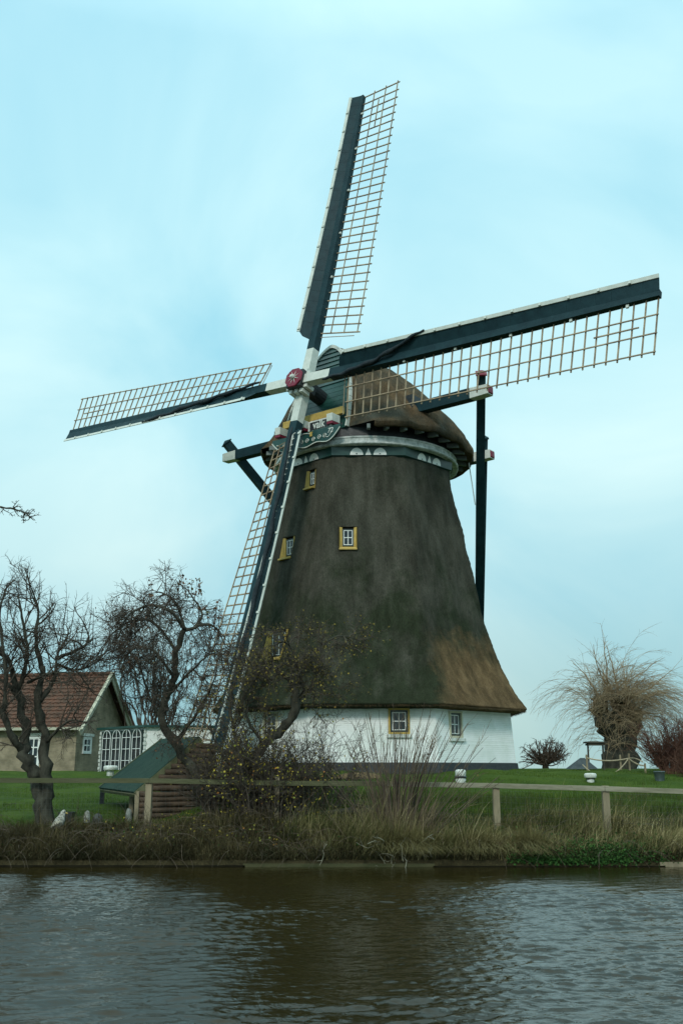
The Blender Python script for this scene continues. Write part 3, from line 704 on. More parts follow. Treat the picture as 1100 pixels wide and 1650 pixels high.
# --- sails
SL = 13.0
def sail(D, C, bend, off, wscale, nscale, cloth=None, seed=0, bw_=.47):
    """D along the stock, C towards the lattice side"""
    def P(t, c_=0, n_=0): return HUB+D*(SL*t)+C*c_+NN*(bend*t*t+off+n_)
    st = MB(); ts = [0.0, .04, .112, .1125, .2, .3, .4, .5, .6, .7, .8, .9, 1.0]
    def sec(t):
        w_ = .34-.14*t; d_ = .34-.17*t; return [P(t, -w_/2, -d_/2), P(t, w_/2, -d_/2), P(t, w_/2, d_/2), P(t, -w_/2, d_/2)]
    for a, b_ in zip(ts[:-1], ts[1:]):
        mi = 1 if b_ <= .1125 else 0
        q = sec(a)+sec(b_); fs = [(0, 1, 5, 4), (1, 2, 6, 5), (2, 3, 7, 6), (3, 0, 4, 7)]
        if b_ == 1.0: fs.append((4, 5, 6, 7))
        st.add(q, fs, mi)
    root = st.build('sail', [M_navy, M_white], mill)
    # twist: trailing edge swept back near the hub, flat at the tip
    tw = lambda t: -(.62*(1-t)**1.1)*nscale
    wd_ = lambda t: (1.50+.28*t)*wscale
    t0 = .168; nb = 31
    la = MB(); tt = [t0+(.996-t0)*i/nb for i in range(nb+1)]
    rr = random.Random(seed)
    for i, t in enumerate(tt):
        j_ = rr.uniform(-.0006, .0006)
        a = P(t+j_, .04, -.03); e = P(t+rr.uniform(-.001, .001), wd_(t)+.07, tw(t)*(wd_(t)+.07)/wd_(t)-.02)
        la.bar(a, e, .038, .036, NN)
    for k in (.36, .68, 1.0):
        for i in range(nb):
            t_a, t_b = tt[i], tt[i+1]
            ex = .004 if i == nb-1 else 0
            la.bar(P(t_a-.004, wd_(t_a)*k, tw(t_a)*k+.022), P(t_b+ex, wd_(t_b)*k, tw(t_b)*k+.022), .033, .03, NN)
    for k in (.52,):   # short ladder piece near the tip
        la.bar(P(tt[nb-5]-.004, wd_(.9)*k, tw(.9)*k+.02), P(tt[nb-1]-.01, wd_(.95)*k, tw(.95)*k+.02), .035, .03, NN)
    la.bar(P(t0-.012, .05, -.05), P(t0-.012, wd_(t0)*.93, tw(t0)*.93), .02, .02, NN)
    la.build('lattice', M_lat, root)
    # leading boards
    bo = MB(); wh = MB(); ns = 24
    bn = lambda t: .08+.30*(1-t)
    def bs(t): return [(-.06, .06), (-bw_+.05*t, .06+bn(t))]
    pts = []
    tb = [t0-.005+(1.0-t0+.005)*i/ns for i in range(ns+1)]
    for i in range(ns):
        a, b_ = tb[i], tb[i+1]-.0004
        q = []
        for t in (a, b_):
            (c0, n0), (c1, n1_) = bs(t); q += [P(t, c0, n0), P(t, c1, n1_), P(t, c1-.01, n1_+.03), P(t, c0, n0+.03)]
        bo.add(q, [(0, 4, 5, 1), (1, 5, 6, 2), (2, 6, 7, 3), (3, 7, 4, 0), (0, 1, 2, 3), (7, 6, 5, 4)])
        q = []
        for t in (a, b_+.0004):
            c1, n1_ = bs(t)[1]; q += [P(t, c1+.02, n1_+.025), P(t, c1-.09, n1_+.055), P(t, c1-.09, n1_+.085), P(t, c1+.02, n1_+.055)]
        fs = [(0, 4, 5, 1), (1, 5, 6, 2), (2, 6, 7, 3), (3, 7, 4, 0)]
        if i == 0: fs.append((0, 1, 2, 3))
        if i == ns-1: fs.append((7, 6, 5, 4))
        wh.add(q, fs)
        if i % 2 == 0:
            c1, n1_ = bs(a)[1]; wh.box(P(a+.008, c1-.03, n1_+.085), D*.035, C*.05, NN*.02)
    # shaped foot of the boards
    (c0, n0), (c1, n1_) = bs(t0)
    bo.add([P(t0-.005, c0, n0), P(t0-.005, c1, n1_), P(t0-.017, c1*.75+c0*.25, n1_*.75+n0*.25), P(t0-.026, c0, n0),
            P(t0-.005, c0, n0+.03), P(t0-.005, c1, n1_+.03), P(t0-.017, c1*.75+c0*.25, n1_*.75+n0*.25+.03), P(t0-.026, c0, n0+.03)],
           [(0, 1, 2, 3), (7, 6, 5, 4), (1, 5, 6, 2), (2, 6, 7, 3)])
    bo.build('wind_board', M_navy, root); wh.build('edge_strip', M_white, root)
    if bw_ > .6:      # white rail with cleats along the lower sail
        rl_ = MB()
        for i in range(ns):
            rl_.bar(P(tb[i], -.24, .26), P(tb[i+1], -.24, .26), .05, .04, NN)
            for q in (0, .5): rl_.bar(P(tb[i]+q/ns*.8, -.24, .27), P(tb[i]+q/ns*.8-.004, -.36, .30), .03, .03, NN)
        rl_.build('cleat_rail', M_white, root)
    if cloth:
        cl = MB(); n_ = 26; pp = []; rad = []
        for i in range(n_+1):
            k = i/n_; t = cloth[0]+(cloth[1]-cloth[0])*k; c_ = np.interp(k, [0, .25, .55, .8, 1], cloth[2])
            pp.append(P(t, c_+.02*math.sin(k*40), .22+bn(t)*max(0, -c_)*1.6+.02*math.sin(k*23))); rad.append(.075*(1-.55*abs(2*k-1)**2)*(1+.25*math.sin(k*31)))
        cl.tube(pp, rad, 7); cl.build('furled_cloth', M_cloth, root, smooth_=True)
    # cleats
    for t in (.35, .5, .65, .80, .93):
        ck = MB(); ck.box(P(t, .16, .02), D*.04, C*.05, NN*.03); ck.build('cleat', M_white, root)
    return root
sail(UU, RR_, .42, -.15, .98, .95, None, 1)
sail(RR_, -UU, .17, .15, 1.02, .75, (.10, .42, [.28, .20, -.02, -.30, -.55]), 2)
sail(-UU, -RR_, .42, -.15, .80, .9, (.14, .85, [-.15, -.35, -.42, -.4, -.35]), 3, .70)
sail(-RR_, UU, .17, .15, .93, .8, (.14, .60, [.22, .10, -.12, -.36, -.5]), 4)

# --- winding gear: beams through the cap, braces and tail pole
def gear(u, s_, z, w_, name, redend=True):
    a = cp(u, -s_, z); b_ = cp(u, s_, z); m1 = cp(u, -(s_-.7), z); m2 = cp(u, (s_-.7), z)
    g = MB(); g.bar(m1, m2, w_, w_*1.1, UP, 0)
    for e, m_ in ((a, m1), (b_, m2)):
        g.bar(m_, e, w_*1.02, w_*1.08, UP, 1, w_*1.02, w_*.95)
        d = (e-m_).normalized(); g.bar(e-d*.0, e+d*.035, w_*.9, w_*.8, UP, 2, w_*.7, w_*.6)
    return g.build(name, [M_navy, M_white, M_red], mill, bevel=.012)
LB = (1.3, 6.1, 12.10); SB = (-2.5, 3.95, 11.25)
gear(*LB, .35, 'long_cross_beam'); gear(*SB, .34, 'short_cross_beam')
TP = (-7.2, 0, 1.0)
def brace(s0, top, w_):
    a = cp(top[0]-.25, s0*(top[1]-.50), top[2]); b_ = cp(TP[0], s0*.15, TP[2]); d = (a-b_).normalized()
    g = MB(); e = a+d*.75; g.bar(b_, e, w_, w_*1.15, UP, 0); g.bar(e, e+d*.05, w_*1.3, w_*1.4, UP, 1); g.bar(e+d*.05, e+d*.13, w_*1.1, w_*1.2, UP, 1, w_*.2, w_*.2)
    g.build('brace', [M_navy, M_red if s0 > 0 and top is LB else M_navy], mill)
for s0 in (-1, 1):
    brace(s0, LB, .28); brace(s0, SB, .24)
tl = MB(); tl.bar(cp(-3.3, 0, 11.2), cp(-7.5, 0, .45), .40, .5, UP); tl.build('tail_pole', M_navy, mill)
# dormer boxes where the long beam leaves the thatch
for s_ in (-1, 1):
    db = MB(); db.box(cp(LB[0]-.02, s_*2.75, LB[2]+.10), SD*.45, FW*.32, UP*.36, 0)
    db.build('beam_opening', M_black, cap_o)
rod = MB(); rod.tube([cp(-1.2, .3, 14.0), cp(-1.2, .3, 15.6)], .012, 5); rod.build('lightning_rod', M_wire, cap_o)
rp_ = MB(); rp_.tube([cp(-1.9, 3.3, 10.9), cp(-2.0, 3.35, 10.1), cp(-2.0, 3.45, 9.3)], .02, 5); rp_.build('rope', M_white, mill)

# ================================================================== TREES AND SHRUBS
def rvec(r, s=1.0): return Vector((r.gauss(0, s), r.gauss(0, s), r.gauss(0, s)))
class Leaves:
    def __init__(s): s.v = []; s.f = []; s.r = []
    def leaf(s, p, size, r):
        n_ = rvec(r).normalized(); x = n_.orthogonal().normalized(); x.rotate(Matrix.Rotation(r.uniform(0, 6.28), 3, n_)); y = n_.cross(x)
        L_ = size*r.uniform(.6, 1.3); W = L_*.36; o = len(s.v); c = y*0
        k = r.random(); up_ = n_*L_*.12
        s.v += [tuple(p), tuple(p+x*L_*.5+y*W+up_), tuple(p+x*L_), tuple(p+x*L_*.5-y*W+up_)]
        s.f += [(o, o+1, o+2), (o, o+2, o+3)]; s.r += [k]*4
    def build(s, name, material, parent=None, loc=None, **tags):
        mb = MB(); mb.v = s.v; mb.f = s.f; mb.m = [0]*len(s.f)
        o = mb.build(name, material, parent, loc, **tags)
        at_ = o.data.attributes.new('rnd', 'FLOAT', 'POINT'); at_.data.foreach_set('value', s.r); return o

def branch(r, p, d, length, nseg, wob, trop, r0, r1):
    pts = [Vector(p)]; d = Vector(d).normalized(); q = Vector(p); st = length/nseg
    for i in range(nseg):
        d = (d+rvec(r, wob)+Vector(trop)*st).normalized(); q = q+d*st; pts.append(q.copy())
    return pts, [r0+(r1-r0)*i/nseg for i in range(nseg+1)]
def grow(mbs, pts, rad, lv, cfg, r, leaves=None, start=.25):
    """side branches along a limb; cfg[lv] = dict(n, len, ang, wob, trop, r, seg)"""
    if lv >= len(cfg):
        return
    c = cfg[lv]; L_ = sum((b-a).length for a, b in zip(pts[:-1], pts[1:]))
    cnt = c['n']*L_; cnt = int(cnt)+(1 if r.random() < cnt-int(cnt) else 0)
    m_ = len(pts)-1
    for _ in range(cnt):
        k = start+(1-start)*r.random(); i = min(m_-1, int(k*m_)); t = k*m_-i
        p = pts[i].lerp(pts[i+1], t); dd = (pts[i+1]-pts[i]).normalized()
        side = dd.orthogonal().normalized(); side.rotate(Matrix.Rotation(r.uniform(0, 6.283), 3, dd))
        a = R(r.gauss(c['ang'], 14)); d = dd*math.cos(a)+side*math.sin(a)+Vector(c.get('pull', (0, 0, 0)))
        ln = c['len']*r.uniform(.5, 1.3)*(1-.35*k); rr = rad[i]*.62 if c.get('r') is None else c['r']
        rr = min(rr, rad[i]*.85)
        q, qr = branch(r, p, d, ln, c.get('seg', 4), c['wob'], c['trop'], rr, rr*.45)
        mbs[c.get('mb', 1)].tube(q, qr, c.get('sides', 3), cap=False)
        if leaves and c.get('leaf'):
            for _l in range(int(c['leaf'])+(r.random() < c['leaf']-int(c['leaf']))):
                j = r.randrange(1, len(q)); leaves.leaf(q[j]+rvec(r, .02), c.get('lsize', .07), r)
        grow(mbs, q, qr, lv+1, cfg, r, leaves, .15)
def limb(mb, px, r0, r1, r, sides=8, sub=5, wob=.045):
    """smooth limb through given world points"""
    P = [Vector(p) for p in px]; out = []
    for i in range(len(P)-1):
        a = P[max(i-1, 0)]; b_ = P[i]; c = P[i+1]; d = P[min(i+2, len(P)-1)]
        for k in range(sub):
            t = k/sub
            q = .5*((2*b_)+(c-a)*t+(2*a-5*b_+4*c-d)*t*t+(3*b_-a-3*c+d)*t**3); out.append(q+rvec(r, wob*r0*3))
    out.append(P[-1]); m_ = len(out)-1
    rad = [.88*(r0+(r1-r0)*(i/m_)**.8)*(1+r.uniform(-.18, .20)) for i in range(m_+1)]
    mb.tube(out, rad, sides); return out, rad
def plant(name, loc, label, cat, build, group=None, mats=(None, None), leafmat=None, names=('trunk', 'crown', 'leaves')):
    T = thing(name, loc, label, cat, group)
    a, b_, lf = MB(), MB(), Leaves(); build(a, b_, lf)
    if a.v: a.build(names[0], mats[0], T, smooth_=True)
    if b_.v: b_.build(names[1], mats[1], T, smooth_=True)
    if lf.v: lf.build(names[2], leafmat, T)
    return T

APPLE = [dict(n=3.2, len=1.0, ang=55, wob=.24, trop=(0, 0, .25), seg=6, sides=4),
         dict(n=6.0, len=.55, ang=55, wob=.25, trop=(0, 0, .1), seg=5, sides=3, r=.010),
         dict(n=8, len=.28, ang=50, wob=.22, trop=(0, 0, .1), seg=3, sides=3, r=.0055)]
# --- old fruit tree, left edge
def t_left(a, b_, lf):
    r = random.Random(21); Y = 23.6
    base = at(68, 1345, Y); f1 = at(66, 1262, Y)
    p1, r1 = limb(a, [base-UP*.3, at(68, 1300, Y), at(58, 1255, Y), at(40, 1215, Y-.1), at(43, 1165, Y), at(28, 1110, Y)], .24, .09, r, 10)
    p2, r2 = limb(a, [at(72, 1345, Y)-UP*.3, at(76, 1290, Y), at(74, 1240, Y), at(72, 1190, Y+.1), at(62, 1130, Y), at(68, 1075, Y+.2)], .21, .08, r, 10)
    subs = [([at(28, 1110, Y), at(12, 1060, Y), at(-15, 1030, Y+.3)], .09, .03), ([at(30, 1115, Y), at(45, 1060, Y-.2), at(38, 1005, Y-.3), at(30, 960, Y-.2)], .07, .02),
            ([at(68, 1075, Y+.2), at(58, 1030, Y+.3), at(62, 985, Y+.4), at(48, 940, Y+.4)], .075, .018), ([at(66, 1130, Y), at(90, 1090, Y+.2), at(92, 1060, Y+.2), at(112, 1020, Y+.4)], .08, .02),
            ([at(40, 1215, Y), at(22, 1190, Y-.4), at(5, 1150, Y-.6), at(-20, 1110, Y-.6)], .12, .05), ([at(92, 1060, Y+.2), at(120, 1050, Y+.1), at(150, 1030, Y)], .07, .02), ([at(92, 1070, Y+.2), at(125, 1080, Y+.6), at(165, 1062, Y+.8)], .05, .015), ([at(45, 1100, Y), at(80, 1085, Y-.5), at(118, 1085, Y-.6)], .05, .012), ([at(28, 1120, Y), at(10, 1100, Y-.3), at(-20, 1085, Y-.4)], .07, .02),
            ([at(76, 1195, Y), at(100, 1170, Y-.3), at(118, 1160, Y-.4), at(140, 1165, Y-.5)], .045, .012), ([at(5, 1150, Y-.6), at(10, 1090, Y-.6), at(0, 1000, Y-.5), at(8, 950, Y-.5)], .07, .02)]
    cfg = [dict(n=6.5, len=1.15, ang=55, wob=.22, trop=(0, 0, .45), seg=6, sides=4, r=.020), dict(n=9, len=.55, ang=52, wob=.22, trop=(0, 0, .45), seg=4, sides=3, r=.008),
           dict(n=10, len=.26, ang=48, wob=.2, trop=(0, 0, .3), seg=3, sides=3, r=.0045)]
    for q, a0, a1 in subs:
        p_, r_ = limb(a, q, a0, a1, r, 7); grow([a, b_], p_, r_, 0, cfg, r, lf, .1)
    # long straight water shoots
    for x0, y0, h_ in ((100, 1050, 110), (112, 1030, 75), (80, 1010, 70), (60, 985, 65), (130, 1045, 80), (40, 985, 70), (150, 1040, 60), (20, 1010, 85), (92, 1055, 95), (12, 1000, 70), (140, 1040, 75)):
        p0 = at(x0, y0, Y+r.uniform(-.2, .5)); ln = h_/1600*Y
        q, qr = branch(r, p0, (r.gauss(0, .12), r.gauss(0, .1), 1), ln, 7, .05, (0, 0, .2), .014, .004); b_.tube(q, qr, 3, cap=False)
        grow([a, b_], q, qr, 0, [dict(n=5, len=.22, ang=40, wob=.1, trop=(0, 0, .6), seg=3, sides=3, r=.0055)], r)
    grow([a, b_], p1, r1, 2, cfg, r, None, .5); grow([a, b_], p2, r2, 1, cfg, r, None, .55)
p = at(68, 1345, 23.6)
plant('fruit_tree', (p.x, p.y, gz(p.x, p.y)), 'old bare fruit tree with dark double trunk on the bank left of the goose shelter', 'tree', t_left, 'old bare fruit trees on the bank', (M_bark, M_bark2), M_leafb)

# --- leaning apple tree with dense weeping crown
def t_mid(a, b_, lf):
    r = random.Random(5); Y = 25.0
    p0 = at(352, 1318, 24.4)
    p1, r1 = limb(a, [p0-UP*.3, at(338, 1290, 24.5), at(312, 1245, 24.8), at(285, 1200, Y), at(262, 1165, Y), at(264, 1130, Y), at(282, 1095, Y), at(284, 1050, Y), at(298, 1015, Y)], .17, .075, r, 9)
    subs = [([at(298, 1015, Y), at(318, 1008, Y), at(325, 985, Y+.2), at(305, 955, Y+.2)], .065, .02), ([at(284, 1050, Y), at(250, 1005, Y+.2), at(215, 1000, Y+.3), at(180, 1022, Y+.3), at(160, 1060, Y+.2)], .05, .010),
            ([at(298, 1015, Y), at(275, 985, Y-.4), at(240, 975, Y-.6), at(205, 995, Y-.7), at(185, 1040, Y-.7)], .06, .015), ([at(282, 1095, Y), at(250, 1050, Y-.5), at(215, 1045, Y-.7), at(192, 1085, Y-.8)], .055, .012),
            ([at(318, 1008, Y), at(345, 1010, Y+.1), at(365, 1045, Y+.1)], .055, .012), ([at(285, 1195, Y), at(310, 1160, Y-.2), at(335, 1120, Y-.3), at(350, 1080, Y-.3)], .07, .015),
            ([at(264, 1130, Y), at(300, 1090, Y-.5), at(330, 1060, Y-.6), at(352, 1050, Y-.7)], .05, .012), ([at(298, 1015, Y), at(285, 975, Y+.5), at(262, 955, Y+.6), at(235, 960, Y+.6)], .05, .012),
            ([at(262, 1165, Y), at(240, 1120, Y+.5), at(225, 1070, Y+.7), at(205, 1050, Y+.8)], .05, .012)]
    cfg = [dict(n=8, len=1.1, ang=62, wob=.30, trop=(0, 0, -.35), seg=7, sides=4, r=.015), dict(n=13, len=.60, ang=60, wob=.32, trop=(0, 0, -.5), seg=5, sides=3, r=.0075, leaf=.10, lsize=.05),
           dict(n=12, len=.27, ang=55, wob=.3, trop=(0, 0, -.2), seg=3, sides=3, r=.0055, leaf=.12, lsize=.05)]
    for q, a0, a1 in subs:
        p_, r_ = limb(a, q, a0, a1, r, 6); grow([a, b_], p_, r_, 0, cfg, r, lf, .1)
    for x0, y0, h_ in ((300, 965, 35), (312, 975, 40), (320, 990, 42), (288, 965, 30), (245, 965, 30), (345, 1020, 50), (325, 960, 22), (352, 1040, 75), (308, 960, 30), (336, 1010, 40)):
        q, qr = branch(r, at(x0, y0, Y+r.uniform(-.3, .3)), (r.gauss(.02, .12), 0, 1), h_/1600*Y, 5, .08, (0, 0, .2), .012, .004); b_.tube(q, qr, 3, cap=False)
        for _ in range(16): lf.leaf(q[r.randrange(1, 6)]+rvec(r, .04), .085, r)
p = at(352, 1318, 24.4)
plant('fruit_tree', (p.x, p.y, gz(p.x, p.y)), 'leaning apple tree with tangled bare twigs arching over the goose shelter', 'tree', t_mid, 'old bare fruit trees on the bank', (M_bark, M_bark2), M_leafb)

# --- crooked tree in front of the mill with last yellow leaves
def t_mill(a, b_, lf):
    r = random.Random(8); Y = 24.0
    p1, r1 = limb(a, [at(392, 1325, Y)-UP*.3, at(398, 1280, Y), at(402, 1235, Y), at(425, 1198, Y), at(462, 1168, Y), at(478, 1125, Y), at(468, 1095, Y)], .17, .10, r, 9)
    subs = [([at(468, 1095, Y), at(440, 1078, Y-.2), at(415, 1080, Y-.2), at(392, 1095, Y-.3)], .07, .015), ([at(478, 1125, Y), at(485, 1075, Y+.1), at(515, 1045, Y+.2), at(545, 1025, Y+.2), at(580, 1032, Y+.3)], .065, .010),
            ([at(468, 1095, Y), at(475, 1060, Y-.2), at(460, 1035, Y-.3), at(440, 1040, Y-.3)], .055, .012), ([at(402, 1235, Y), at(380, 1190, Y+.2), at(372, 1140, Y+.3), at(378, 1100, Y+.3), at(400, 1060, Y+.3)], .08, .014),
            ([at(425, 1198, Y), at(400, 1160, Y-.4), at(395, 1120, Y-.5), at(420, 1085, Y-.5)], .06, .012), ([at(478, 1125, Y), at(505, 1100, Y-.3), at(520, 1070, Y-.3), at(515, 1050, Y-.3)], .04, .010),
            ([at(398, 1270, Y), at(370, 1235, Y-.3), at(345, 1190, Y-.4), at(335, 1140, Y-.5)], .07, .012), 
            ([at(470, 1150, Y), at(490, 1120, Y+.4), at(540, 1105, Y+.5)], .035, .008)]
    cfg = [dict(n=9, len=.95, ang=58, wob=.26, trop=(0, 0, .05), seg=6, sides=4, r=.014), dict(n=13, len=.5, ang=55, wob=.25, trop=(0, 0, .1), seg=4, sides=3, r=.0075, leaf=.8, lsize=.055),
           dict(n=12, len=.24, ang=50, wob=.25, trop=(0, 0, 0), seg=3, sides=3, r=.005, leaf=.6, lsize=.05)]
    for q, a0, a1 in subs:
        p_, r_ = limb(a, q, a0, a1, r, 6); grow([a, b_], p_, r_, 0, cfg, r, lf, .1)
p = at(392, 1325, 24.0)
M_leafmix = mat_attr('autumn_leaves', [(0, (.09, .08, .025)), (.5, (.12, .10, .03)), (.8, (.20, .17, .04)), (1, (.34, .25, .05))])
plant('fruit_tree', (p.x, p.y, gz(p.x, p.y)), 'crooked tree with sparse yellowing leaves standing before the thatched mill body', 'tree', t_mill, 'old bare fruit trees on the bank', (M_bark, M_bark2), M_leafmix)

# --- shrubs round its foot
def bush(seed, x0, x1, ytop, ybase, Y, nst, leafn, spread=.5, lean=0, rad=.018, tops=None, dens=6, wob=.12, up=.25, l2=.45):
    def f(a, b_, lf):
        r = random.Random(seed)
        for i in range(nst):
            k = r.random(); px = x0+(x1-x0)*k; mid = (x0+x1)/2
            bx = mid+(px-mid)*.35; p0 = at(bx, ybase, Y+r.uniform(-.4, .4)); p0.z = gz(p0.x, p0.y)-.05
            yt = ytop+(ybase-ytop)*r.uniform(0, .45)+abs(k-.5)*(ybase-ytop)*.35
            p1 = at(px+r.gauss(lean, 8), yt, Y+r.uniform(-.6, .6)); d = p1-p0
            q, qr = branch(r, p0, d+Vector((0, 0, d.length*.3)), d.length, 9, wob, (d.x*.12, d.y*.1, -.04), rad*r.uniform(.6, 1.3), .004)
            a.tube(q, qr, 4, cap=False)
            grow([a, b_], q, qr, 0, [dict(n=dens, len=l2, ang=48, wob=.18, trop=(0, 0, up), seg=4, sides=3, r=.0075, leaf=leafn, lsize=.06),
                                     dict(n=6, len=.2, ang=48, wob=.2, trop=(0, 0, up), seg=3, sides=3, r=.0045, leaf=leafn, lsize=.055)], r, lf, .15)
    return f
def add_bush(name, label, cat, px, py, Y, fn, mats, lm, group=None):
    p = at(px, py, Y); return plant(name, (p.x, p.y, gz(p.x, p.y)), label, cat, fn, group, mats, lm, ('stems', 'twigs', 'leaves'))
add_bush('bramble_shrub', 'dark tangled shrub with yellow leaves around the lone middle fence post', 'shrub', 420, 1360, 23.1, bush(31, 335, 520, 1165, 1370, 23.1, 105, .30, dens=9, l2=.5), (M_bark2, M_bark2), M_leafy)
add_bush('spindly_shrub', 'thin twiggy shrub with a few yellow leaves against the white base wall', 'shrub', 470, 1330, 23.9, bush(33, 440, 590, 1130, 1300, 23.9, 46, .05, rad=.014, wob=.12, up=.4, dens=9, l2=.5), (M_bark2, M_bark2), M_leafy)
add_bush('bramble_shrub', 'low dark shrub tangled against the log wall of the goose shelter', 'shrub', 330, 1350, 23.6, bush(35, 290, 420, 1190, 1360, 23.6, 70, .12, dens=9), (M_bark2, M_bark2), M_leafd)
add_bush('bramble_shrub', 'tall tangle of dark twigs hiding the foot of the lowest sail', 'shrub', 400, 1335, 23.7, bush(37, 335, 480, 1120, 1335, 23.7, 85, .16, dens=8, rad=.015, l2=.5), (M_bark2, M_bark2), M_leafmix)
# --- upright stems at the water's edge
def t_stems(a, b_, lf):
    r = random.Random(12); Y = 21.75
    for i in range(105):
        k = r.gauss(0, .52); k = max(-1.15, min(1.2, k)); p0 = at(643+k*34, 1375, Y+r.uniform(-.35, .35)); p0.z = gz(p0.x, p0.y)-.03
        yt = 1118+abs(k)**1.3*60+r.uniform(0, 95); p1 = at(664+k*124, yt, Y+r.uniform(-.5, .7)); d = p1-p0
        q, qr = branch(r, p0, d+Vector((0, 0, d.length*.25)), d.length, 9, .035, (d.x*.10, 0, -.02), r.uniform(.011, .020), .005)
        a.tube(q, qr, 4, cap=False)
        grow([a, b_], q, qr, 0, [dict(n=1.5, len=.4, ang=24, wob=.05, trop=(0, 0, .4), seg=3, sides=3, r=.005)], r, lf, .4)
        if i % 6 == 0: lf.leaf(q[r.randrange(3, 9)], .05, r)
    for i in range(260):
        k = r.gauss(0, .5); p0 = at(643+k*62, 1375, Y+r.uniform(-.5, .5)); p0.z = gz(p0.x, p0.y)-.03
        q, qr = branch(r, p0, (k*.35+r.gauss(0, .15), r.gauss(-.1, .2), 1), r.uniform(.5, 1.25), 6, .07, (k*.15, -.05, -.15), .006, .003); b_.tube(q, qr, 3, cap=False)
    q, qr = branch(r, at(688, 1330, Y), at(790, 1172, Y)-at(688, 1330, Y), 2.5, 8, .04, (0, 0, .05), .013, .004); a.tube(q, qr, 4, cap=False)
    grow([a, b_], q, qr, 0, [dict(n=3, len=.45, ang=25, wob=.05, trop=(0, 0, .2), seg=3, sides=3, r=.005)], r, lf, .5)
add_bush('willow_shrub', 'tall fan of bare upright stems at the water edge before the base wall', 'shrub', 643, 1380, 21.75, t_stems, (M_stem, mat('dry_shoots', (.26, .20, .12), .85, .15, noise=(2, (.14, .105, .065), 3, (1,1,1)))), M_leafd)
def t_roots(a, b_, lf):
    r = random.Random(4); Y = 20.98
    for i in range(26):
        x = r.uniform(590, 690) if i < 20 else r.uniform(470, 760); p0 = at(x, r.uniform(1352, 1378), 21.15)
        q, qr = branch(r, p0, (r.uniform(-1, 1), -.45, r.uniform(-.5, .1)), r.uniform(.25, .7), 7, .28, (0, -.05, -.6), .012, .005); a.tube(q, qr, 4, cap=False)
        grow([a, b_], q, qr, 0, [dict(n=4, len=.22, ang=50, wob=.3, trop=(0, 0, -.8), seg=4, sides=3, r=.006)], r, None, .2)
M_pale = mat('bleached_roots', (.34, .33, .25), .8, .2, noise=(4, (.18, .17, .12), 4, (1,1,1)))
p = at(640, 1375, 21.1)
plant('tangled_roots', (p.x, 21.1, gz(p.x, 21.1)), 'bleached tangled roots hanging over the plank at the water', 'roots', t_roots, None, (M_pale, M_pale), None, ('roots', 'rootlets', 'x'))

# --- pollard willow, right
def t_pollard(a, b_, lf):
    r = random.Random(17); Y = 39.0
    def knob(c, s_):
        for _ in range(26): 
            d = rvec(r).normalized(); d.z = abs(d.z)*.6; a.tube([c, c+d*s_*r.uniform(.5, 1.1)], [s_*.45, s_*.12], 5)
    p1, r1 = limb(a, [at(990, 1252, Y)-UP*.2, at(992, 1225, Y), at(988, 1195, Y), at(977, 1168, Y), at(967, 1145, Y), at(963, 1133, Y)], .66, .27, r, 12, wob=.015)
    p2, r2 = limb(a, [at(1003, 1250, Y)-UP*.2, at(1006, 1215, Y), at(1004, 1180, Y), at(999, 1155, Y), at(998, 1132, Y)], .64, .38, r, 12, wob=.015)
    p3, r3 = limb(a, [at(1004, 1195, Y), at(1020, 1170, Y), at(1024, 1150, Y)], .42, .25, r, 10, wob=.015)
    heads = [(958, 1146, .4), (965, 1128, .45), (999, 1128, .6), (1012, 1140, .5), (1026, 1152, .45), (1000, 1160, .6), (972, 1168, .45), (1018, 1175, .55), (985, 1200, .4)]
    for x, y, s_ in heads: knob(at(x, y, Y+r.uniform(-.3, .3)), s_*.8)
    for i in range(620):
        x, y, s_ = heads[min(len(heads)-1, int(r.random()**1.2*len(heads)))]
        p0 = at(x+r.gauss(0, 5), y+r.gauss(0, 6), Y+r.gauss(0, .5))
        side = r.gauss(.22, .60); d = Vector((side, r.gauss(0, .5), r.uniform(.6, 1.7)))
        ln = r.uniform(1.2, 3.3)*(1 if y < 1165 else .75)
        low = y > 1165
        q, qr = branch(r, p0, d, ln, 11, .07, (.22 if side > 0 else .04, 0, -.66 if not low else -1.0), r.uniform(.006, .010), .0035)
        b_.tube(q, qr, 3, cap=False)
        grow([a, b_], q, qr, 0, [dict(n=3, len=.8, ang=22, wob=.08, trop=(.1, 0, -.9), seg=5, sides=3, r=.006)], r, None, .25)
    for i in range(11):   # stouter rising limbs
        p0 = at(r.uniform(962, 1015), 1130, Y); q, qr = branch(r, p0, (r.gauss(.15, .45), r.gauss(0, .3), 1), r.uniform(1.6, 2.6), 10, .10, (.08, 0, -.05), .045, .008)
        b_.tube(q, qr, 4, cap=False); grow([a, b_], q, qr, 0, [dict(n=5, len=1.0, ang=30, wob=.09, trop=(.15, 0, -.75), seg=6, sides=3, r=.009), dict(n=2, len=.5, ang=25, wob=.08, trop=(0, 0, -.9), seg=4, sides=3, r=.006)], r, None, .2)
    for i in range(130):  # skirt of fine shoots around the trunk
        p0 = at(r.uniform(975, 1062), r.uniform(1150, 1215), Y+r.uniform(-1.0, .3)); q, qr = branch(r, p0, (r.gauss(.1, .4), r.gauss(-.2, .3), .5), r.uniform(.8, 1.7), 8, .10, (.0, 0, -1.3), .007, .004)
        b_.tube(q, qr, 3, cap=False)
p = at(996, 1250, 39.0)
plant('willow_tree', (p.x, 39.0, gz(p.x, 39)), 'gnarled pollard willow with a drooping head of bare tan shoots right of the mill', 'tree', t_pollard, None, (M_bark, M_willow))
